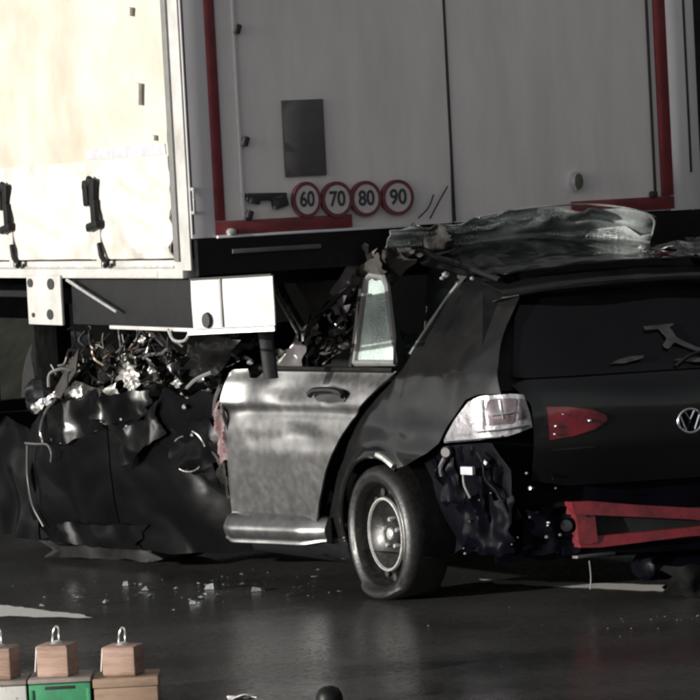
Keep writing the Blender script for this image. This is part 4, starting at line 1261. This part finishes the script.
bits = [((1.05, 0.74, 1.49), (0.26, 0.14), (70, 35, 20), M_liner, 61), ((0.98, 0.66, 1.60), (0.24, 0.10), (60, 30, 10), M_liner, 62), ((0.90, 0.63, 1.64), (0.16, 0.10), (50, 0, 30), M_dirtym, 63),
        ((1.18, 0.78, 1.40), (0.20, 0.10), (75, 40, 15), M_dirtym, 64), ((1.45, 0.80, 1.16), (0.26, 0.12), (80, 20, 10), M_dirtym, 65), ((1.30, 0.79, 1.25), (0.22, 0.12), (75, 35, 10), M_dirtym, 66),
        ((1.62, 0.80, 1.08), (0.22, 0.08), (78, 10, 5), M_dirtym, 67), ((1.78, 0.84, 1.08), (0.12, 0.08), (60, 0, 30), M_bare, 68), ((1.95, 0.80, 1.07), (0.18, 0.10), (70, 0, 20), M_dirtym, 69),
        ((0.83, 0.60, 1.62), (0.20, 0.12), (40, 10, 40), M_liner, 70), ((1.36, 0.77, 1.33), (0.14, 0.10), (80, 50, 0), M_liner, 71)]
for c, s_, rt_, m_, sd_ in bits:
    crumple('torn_metal', c, s_, ezr(*rt_), m_, car, sd_, 0.045, 11, 12)
for (x, z, s_) in ((1.86, 1.065, 0.020), (1.80, 1.07, 0.015), (2.19, 1.06, 0.018), (1.02, 1.39, 0.010), (1.10, 1.355, 0.010), (1.20, 1.30, 0.010), (1.33, 1.255, 0.012)):
    bm = bmesh.new()
    bmesh.ops.create_icosphere(bm, subdivisions=1, radius=s_)
    for v in bm.verts: v.co = Vector((v.co.x * 1.6 + x, v.co.y + 0.83, v.co.z * .8 + z))
    link('glass_crumb', bm, M_shard, car, False)

rr = random.Random(211)
for k in range(12):
    t0 = rr.uniform(0, .6); t1 = t0 + rr.uniform(.2, .5)
    A_, B_ = Vector((1.80, 0.88, 1.05)), Vector((0.90, 0.80, 1.58))
    o_ = Vector((rr.gauss(0, .05), rr.uniform(-.10, .06), rr.gauss(0, .045)))
    pts = []
    for q_ in range(6):
        t = t0 + (t1 - t0) * q_ / 5
        p_ = A_.lerp(B_, min(1.05, t)) + o_ + Vector((0, 0, -0.06 * math.sin(min(1, t) * math.pi)))
        pts.append(p_ + Vector((rr.gauss(0, .012), rr.gauss(0, .012), rr.gauss(0, .016))))
    w0 = rr.uniform(0.008, 0.024)
    mktube('torn_strip', pts, (lambda t, w0=w0: w0 * (0.25 + math.sin(math.pi * min(1, max(0, t))))), [M_bare, M_liner, M_sealgrey, M_dirtym, M_bare, M_strapgrey, M_plate][k % 7], car, 6, flat=0.35)
for k in range(17):
    t = 0.86 * k / 16.0
    p_ = A_.lerp(B_, t) + Vector((rr.gauss(0, .04), rr.uniform(-.06, .05), rr.gauss(0, .035) - 0.05 * math.sin(t * math.pi)))
    crumple('torn_sheet', p_, (rr.uniform(0.22, 0.42), rr.uniform(0.05, 0.10)), ezr(rr.uniform(55, 105), rr.uniform(18, 44), rr.uniform(-14, 14)), [M_bare if k < 8 else M_liner, M_dirtym, M_plate, M_gloss][k % 4], car, 300 + k, 0.028, 9, 12)
# --- engine bay torn open: block, hoses, plates
EC = Vector((3.55, 0.80, 1.00))
mkbox('engine_block', (3.45, 0.2, 0.72), (0.55, 0.80, 0.42), M_dirtym, car, ezr(8, 5, 12), 0.05)
mkbox('battery_tray', (3.15, 0.62, 0.84), (0.24, 0.22, 0.16), M_dirtym, car, ezr(12, 20, 30), 0.03)
rnd = random.Random(77)
hm = [M_bare, M_dirtym, M_blackpl, M_plate, M_blackpl, M_sealgrey, M_plate, M_copper, M_liner]
for k in range(90):
    c = EC + Vector((rnd.gauss(0, 0.26), rnd.uniform(-0.20, 0.20), rnd.uniform(-0.16, 0.14)))
    pts = [c]
    d = Vector((rnd.gauss(0, 1), rnd.gauss(0, .5), rnd.gauss(0, 1))).normalized()
    for q_ in range(rnd.randint(3, 6)):
        d = (d + Vector((rnd.gauss(0, .8), rnd.gauss(0, .5), rnd.gauss(0, .8)))).normalized()
        pts.append(pts[-1] + d * rnd.uniform(0.03, 0.075))
    for p_ in pts: p_.z = min(p_.z, 1.22)
    mktube('hose' if k % 3 else 'wire', pts, rnd.uniform(0.003, 0.009), hm[k % len(hm)], car, 6)
for k in range(30):
    c = EC + Vector((rnd.gauss(0, 0.32), rnd.uniform(-0.15, 0.22), rnd.uniform(-0.14, 0.04)))
    crumple('torn_metal', c, (rnd.uniform(0.08, 0.18), rnd.uniform(0.06, 0.12)), ezr(rnd.uniform(30, 110), rnd.uniform(-40, 40), rnd.uniform(0, 180)), [M_dirtym, M_dirtym, M_bare, M_plate][k % 4], car, 100 + k, 0.03, 14, 9)
for (x, y, z, s_) in ((3.22, 0.98, 0.985, 0.050), (3.17, 0.98, 0.95, 0.028), (3.40, 1.00, 0.875, 0.050), (3.55, 0.85, 1.05, 0.026), (2.90, 0.87, 0.945, 0.020), (3.75, 0.9, 0.98, 0.018), (2.72, 0.86, 1.02, 0.026), (3.25, 0.88, 1.16, 0.016), (3.30, 0.88, 0.84, 0.022)):
    crumple('bright_shard', (x, y, z), (s_ * 2.6, s_ * 2.0), ezr(80, 10 + x * 60 % 50, 20), M_bright, car, int(x * 100), s_ * .9, 1.2 / s_, 6, 0.004)
for k in range(14):
    c = EC + Vector((rnd.gauss(0, 0.28), rnd.uniform(-0.10, 0.18), rnd.uniform(-0.14, 0.06)))
    if k % 3 == 0:
        bm = bmesh.new()
        r_ = rnd.uniform(0.03, 0.055)
        lathe(bm, [(0.0, -0.02), (r_ * .35, -0.02), (r_ * .4, -0.008), (r_ * .8, -0.008), (r_, -0.018), (r_, 0.018), (r_ * .8, 0.012), (0.0, 0.012)], 22, 'Y')
        Q = ezr(rnd.uniform(-40, 40), rnd.uniform(-40, 40), rnd.uniform(150, 220))
        for v in bm.verts: v.co = Q @ v.co + c
        link('pulley', bm, M_dirtym if k % 2 else M_steel, car)
    else:
        mkbox('housing', c, (rnd.uniform(0.06, 0.15), rnd.uniform(0.05, 0.10), rnd.uniform(0.05, 0.11)), [M_blackpl, M_dirtym, M_plate, M_bare][k % 4], car, ezr(rnd.uniform(-40, 40), rnd.uniform(-40, 40), rnd.uniform(0, 90)), 0.014)
mktube('thin_rod', [(3.48, 0.9, 1.24), (3.50, 0.88, 1.12), (3.52, 0.86, 0.98)], 0.006, M_bare, car, 6)
# crumpled bonnet towards the cabin
def bon_fn(x, a):
    return Vector((x, 0.62 + 0.25 * a + 0.04 * nz(x, a, 2, 4), 1.02 - 0.16 * a + 0.16 * math.sin((x - 2.2) * 3.0) * 0.5 + 0.05 * abs(nz(x, a, 6, 5))))
panel('crumpled_bonnet', [(2.22, -0.4), (2.30, 0.9), (2.55, 1.0), (2.9, 0.8), (3.0, 0.3), (2.9, -0.5), (2.5, -0.9)], bon_fn, M_gloss, car, 0.04, 0.006)
crumple('bonnet_fold', (2.62, 0.86, 1.04), (0.42, 0.20), ezr(60, 25, 10), M_gloss, car, 141, 0.05, 7, 12, smooth=True)
crumple('bonnet_fold', (2.45, 0.90, 1.10), (0.34, 0.14), ezr(60, 40, 10), M_paint, car, 142, 0.03, 8, 10, smooth=True)
# brownish plates and lamp remnants at the nose
def plate_fn(cx, cy, cz, ax, az):
    return lambda a, b: Vector((cx + a * math.cos(ax), cy + 0.03 * nz(a, b, cx, 6) - b * 0.35, cz + a * math.sin(ax) + b * az))
panel('bent_plate', [(-0.22, -0.07), (0.20, -0.10), (0.26, 0.0), (0.20, 0.09), (-0.16, 0.10)], plate_fn(3.78, 1.08, 0.945, R(-34), 0.9), M_liner, car, 0.03, 0.008)
panel('bent_plate', [(-0.20, -0.05), (0.18, -0.06), (0.22, 0.05), (-0.18, 0.07)], plate_fn(3.55, 1.10, 0.885, R(10), 0.9), M_dirtym, car, 0.03, 0.008)
panel('bent_plate', [(-0.14, -0.06), (0.14, -0.08), (0.14, 0.06), (-0.12, 0.08)], plate_fn(4.02, 1.05, 0.80, R(-50), 0.9), M_dirtym, car, 0.03, 0.008)
bm = bmesh.new()
lathe(bm, [(0.0, -0.05), (0.05, -0.045), (0.085, -0.01), (0.09, 0.04), (0.06, 0.08)], 24, 'Y')
rot = Matrix.Rotation(R(160), 3, 'Z')
for v in bm.verts: v.co = rot @ Vector((v.co.x * 1.1, v.co.y, v.co.z * 1.1)) + Vector((4.14, 1.09, 0.86))
link('headlamp', bm, M_lampclear, car)
for (x, y, z) in ((3.72, 1.19, 0.865), (3.95, 1.16, 0.82), (3.48, 1.16, 0.90)):
    crumple('bright_shard', (x, y, z), (0.09, 0.05), ezr(80, 20, 20), M_bright, car, int(x * 37), 0.02, 20, 6)
crumple('lower_trim', (3.5, 1.06, 0.085), (0.9, 0.10), ezr(80, 0, 12), M_blackpl, car, 171, 0.02, 5, 12)
DEFORM[0] = None

INWARD[0] = None
# ------------------------------------------------------------------ debris on the road
def shard_thing(x, y, w, h, seed, label, m=M_shard, nm='glass_shard', cat='shard', group=None):
    rnd_ = random.Random(seed)
    bm = bmesh.new()
    n = rnd_.randint(5, 7)
    top = []
    bot = []
    for k in range(n):
        a = 2 * math.pi * k / n + rnd_.uniform(-.3, .3)
        r_ = rnd_.uniform(.6, 1.0)
        px, py = w * r_ * math.cos(a) * .5, w * r_ * math.sin(a) * .5
        top.append(bm.verts.new((px * .7, py * .7, h * rnd_.uniform(.25, 1.0) + 0.004)))
        bot.append(bm.verts.new((px, py, 0.002)))
    bm.faces.new(top); bm.faces.new(bot)
    for k in range(n):
        bm.faces.new((bot[k], bot[(k + 1) % n], top[(k + 1) % n], top[k]))
    o = link(nm, bm, m, None, False)
    o.location = (x, y, 0)
    tag(o, label, cat, group)
    return o
shard_thing(-0.785, 16.05, 0.075, 0.026, 1, 'pale broken piece on the road furthest left of the debris trail', M_shard, 'debris_piece', 'debris', 'debris pieces on the wet road')
shard_thing(-0.50, 16.45, 0.11, 0.022, 2, 'flat pale debris piece below the front of the bright rear door', M_shard, 'debris_piece', 'debris', 'debris pieces on the wet road')
shard_thing(-0.72, 16.62, 0.09, 0.03, 3, 'white jagged debris piece in the middle of the debris trail', M_shard, 'debris_piece', 'debris', 'debris pieces on the wet road')
shard_thing(-1.15, 16.95, 0.06, 0.022, 4, 'small bright debris piece beneath the dark front wing', M_shard, 'debris_piece', 'debris', 'debris pieces on the wet road')
crum = crumple('paper_scrap', (0, 0, 0.012), (0.10, 0.06), ezr(0, 0, 10), M_paper, None, 181, 0.012, 20, 8)
crum.location = (-0.475, 12.97, 0)
tag(crum, 'crumpled white paper scrap on the road near the bottom edge', 'paper')
def scatter():
    rnd_ = random.Random(9)
    bm = bmesh.new()
    def add(x, y, s_):
        n = 4
        a0 = rnd_.uniform(0, 6)
        vs = [bm.verts.new((x + s_ * rnd_.uniform(.5, 1) * math.cos(a0 + 6.283 * k / n), y + s_ * rnd_.uniform(.5, 1) * math.sin(a0 + 6.283 * k / n), 0.003 + rnd_.uniform(0, s_ * .5))) for k in range(n)]
        t = bm.verts.new((x, y, 0.004 + s_ * rnd_.uniform(.15, .7)))
        for k in range(n):
            bm.faces.new((vs[k], vs[(k + 1) % n], t))
        bm.faces.new(vs)
    for k in range(70):
        a = rnd_.gauss(0, 1)
        add(-0.75 + 0.42 * rnd_.gauss(0, 1), 16.6 + 0.35 * rnd_.gauss(0, 1), abs(rnd_.gauss(0, 0.007)) + 0.003)
    for k in range(30):
        add(rnd_.uniform(-1.6, 2.2), rnd_.uniform(13.2, 17.5), abs(rnd_.gauss(0, 0.004)) + 0.002)
    for k in range(22):
        add(1.35 + 0.35 * rnd_.gauss(0, 1), 14.55 + 0.12 * rnd_.gauss(0, 1), abs(rnd_.gauss(0, 0.004)) + 0.002)
    for k in range(26):
        add(-0.80 + 0.40 * rnd_.gauss(0, 1), 16.5 + 0.30 * rnd_.gauss(0, 1), rnd_.uniform(0.012, 0.034))
    o = link('glass_debris', bm, M_shard, None, False)
    tag(o, 'fine glass crumbs scattered over the wet road', 'debris', None, 'stuff')
scatter()

# ------------------------------------------------------------------ blocks and crates in the foreground
def crate(name, x0, x1, y, zt, m, top_m, label, rz=0.0, slot=False, tiers=False):
    w = x1 - x0
    r_ = empty(name, ((x0 + x1) / 2, y, 0), rz, label, 'crate', 'crates along the bottom left edge')
    d = 0.20
    if tiers:
        mkbox('lower_box', (0, 0, (zt - 0.036) / 2), (w, d, zt - 0.036 - 0.002), m, r_, None, 0.005)
        mkbox('lid', (0, 0, zt - 0.018), (w + 0.006, d + 0.006, 0.034), m, r_, None, 0.004)
    else:
        mkbox('box', (0, 0, (zt - 0.02) / 2), (w, d, zt - 0.022), m, r_, None, 0.005)
        mkbox('lid', (0, 0, zt - 0.009), (w + 0.004, d + 0.004, 0.017), top_m, r_, None, 0.004)
    if slot:
        mkbox('hand_slot', (0.0, -d / 2, zt - 0.035), (w * 0.48, 0.006, 0.012), M_seam, r_, None, 0.002)
        mkbox('side_rib', (-w / 2 + 0.008, -d / 2 - 0.001, zt / 2 - 0.015), (0.014, 0.008, zt - 0.05), m, r_, None, 0.002)
        mkbox('side_rib', (w / 2 - 0.008, -d / 2 - 0.001, zt / 2 - 0.015), (0.014, 0.008, zt - 0.05), m, r_, None, 0.002)
    return r_
crate('crate', -1.475, -1.272, 13.03, 0.118, M_cratewhite, M_cratetop, 'speckled white crate cut by the left picture edge')
crate('crate', -1.262, -1.032, 13.03, 0.118, M_green, M_cratetop, 'green crate with a grey brown lid and dark slot', 0.0, True)
crate('crate', -1.020, -0.782, 13.03, 0.108, M_card, M_card, 'brown two tier crate, rightmost of the three', 0.0, False, True)
def block(x, y, z, w, h, d, label, rz, seed, flap):
    r_ = empty('wood_block', (x, y, z), rz, label, 'block', 'brown blocks with wire loops')
    bm = bmesh.new()
    box(bm, (0, 0, h / 2), (w, d, h), None, 0.007)
    rnd_ = random.Random(seed)
    for v in bm.verts: v.co += Vector((rnd_.uniform(-1, 1), rnd_.uniform(-1, 1), rnd_.uniform(-1, .2))) * 0.0015
    link('block', bm, M_wood, r_)
    lw = 0.017
    mktube('wire_loop', [(-lw, 0, h - 0.005), (-lw * .7, 0, h + 0.035), (-0.002, 0, h + 0.062), (lw * .6, 0, h + 0.060), (lw * .7, 0, h + 0.03), (lw * .4, 0, h - 0.005)], 0.004, M_wire, r_, 6)
    bm = bmesh.new()
    lathe(bm, [(0.0, 0.012), (0.018, 0.010), (0.024, 0.0)], 16, 'Z')
    for v in bm.verts: v.co.z += h
    link('loop_plate', bm, M_wire, r_)
    if flap:
        bm = bmesh.new()
        box(bm, (-w / 2 - 0.004, -d * 0.1, h * .55), (0.004, d * 0.7, h * .8), ezr(0, 6, 0), 0.001)
        link('paper_label', bm, M_paper, r_)
    return r_
block(-1.375, 13.03, 0.1185, 0.125, 0.118, 0.12, 'brown block with a wire loop cut by the left picture edge', R(-14), 1, False)
block(-1.158, 13.03, 0.1185, 0.125, 0.118, 0.12, 'brown wooden block with a wire loop on the green crate', R(-16), 2, True)
block(-0.910, 13.03, 0.1085, 0.128, 0.110, 0.12, 'brown wooden block with a wire loop on the brown crate', R(-16), 3, True)
# black domed cap at the bottom edge
bm = bmesh.new()
lathe(bm, [(0.0, 0.085), (0.02, 0.083), (0.036, 0.074), (0.046, 0.058), (0.05, 0.04), (0.05, 0.016), (0.065, 0.012), (0.068, 0.004)], 32, 'Z')
cap = link('rubber_cap', bm, M_blackpl)
cap.location = (-0.142, 12.68, -0.012)
tag(cap, 'black domed rubber cap on the wet road at the bottom edge', 'cap')
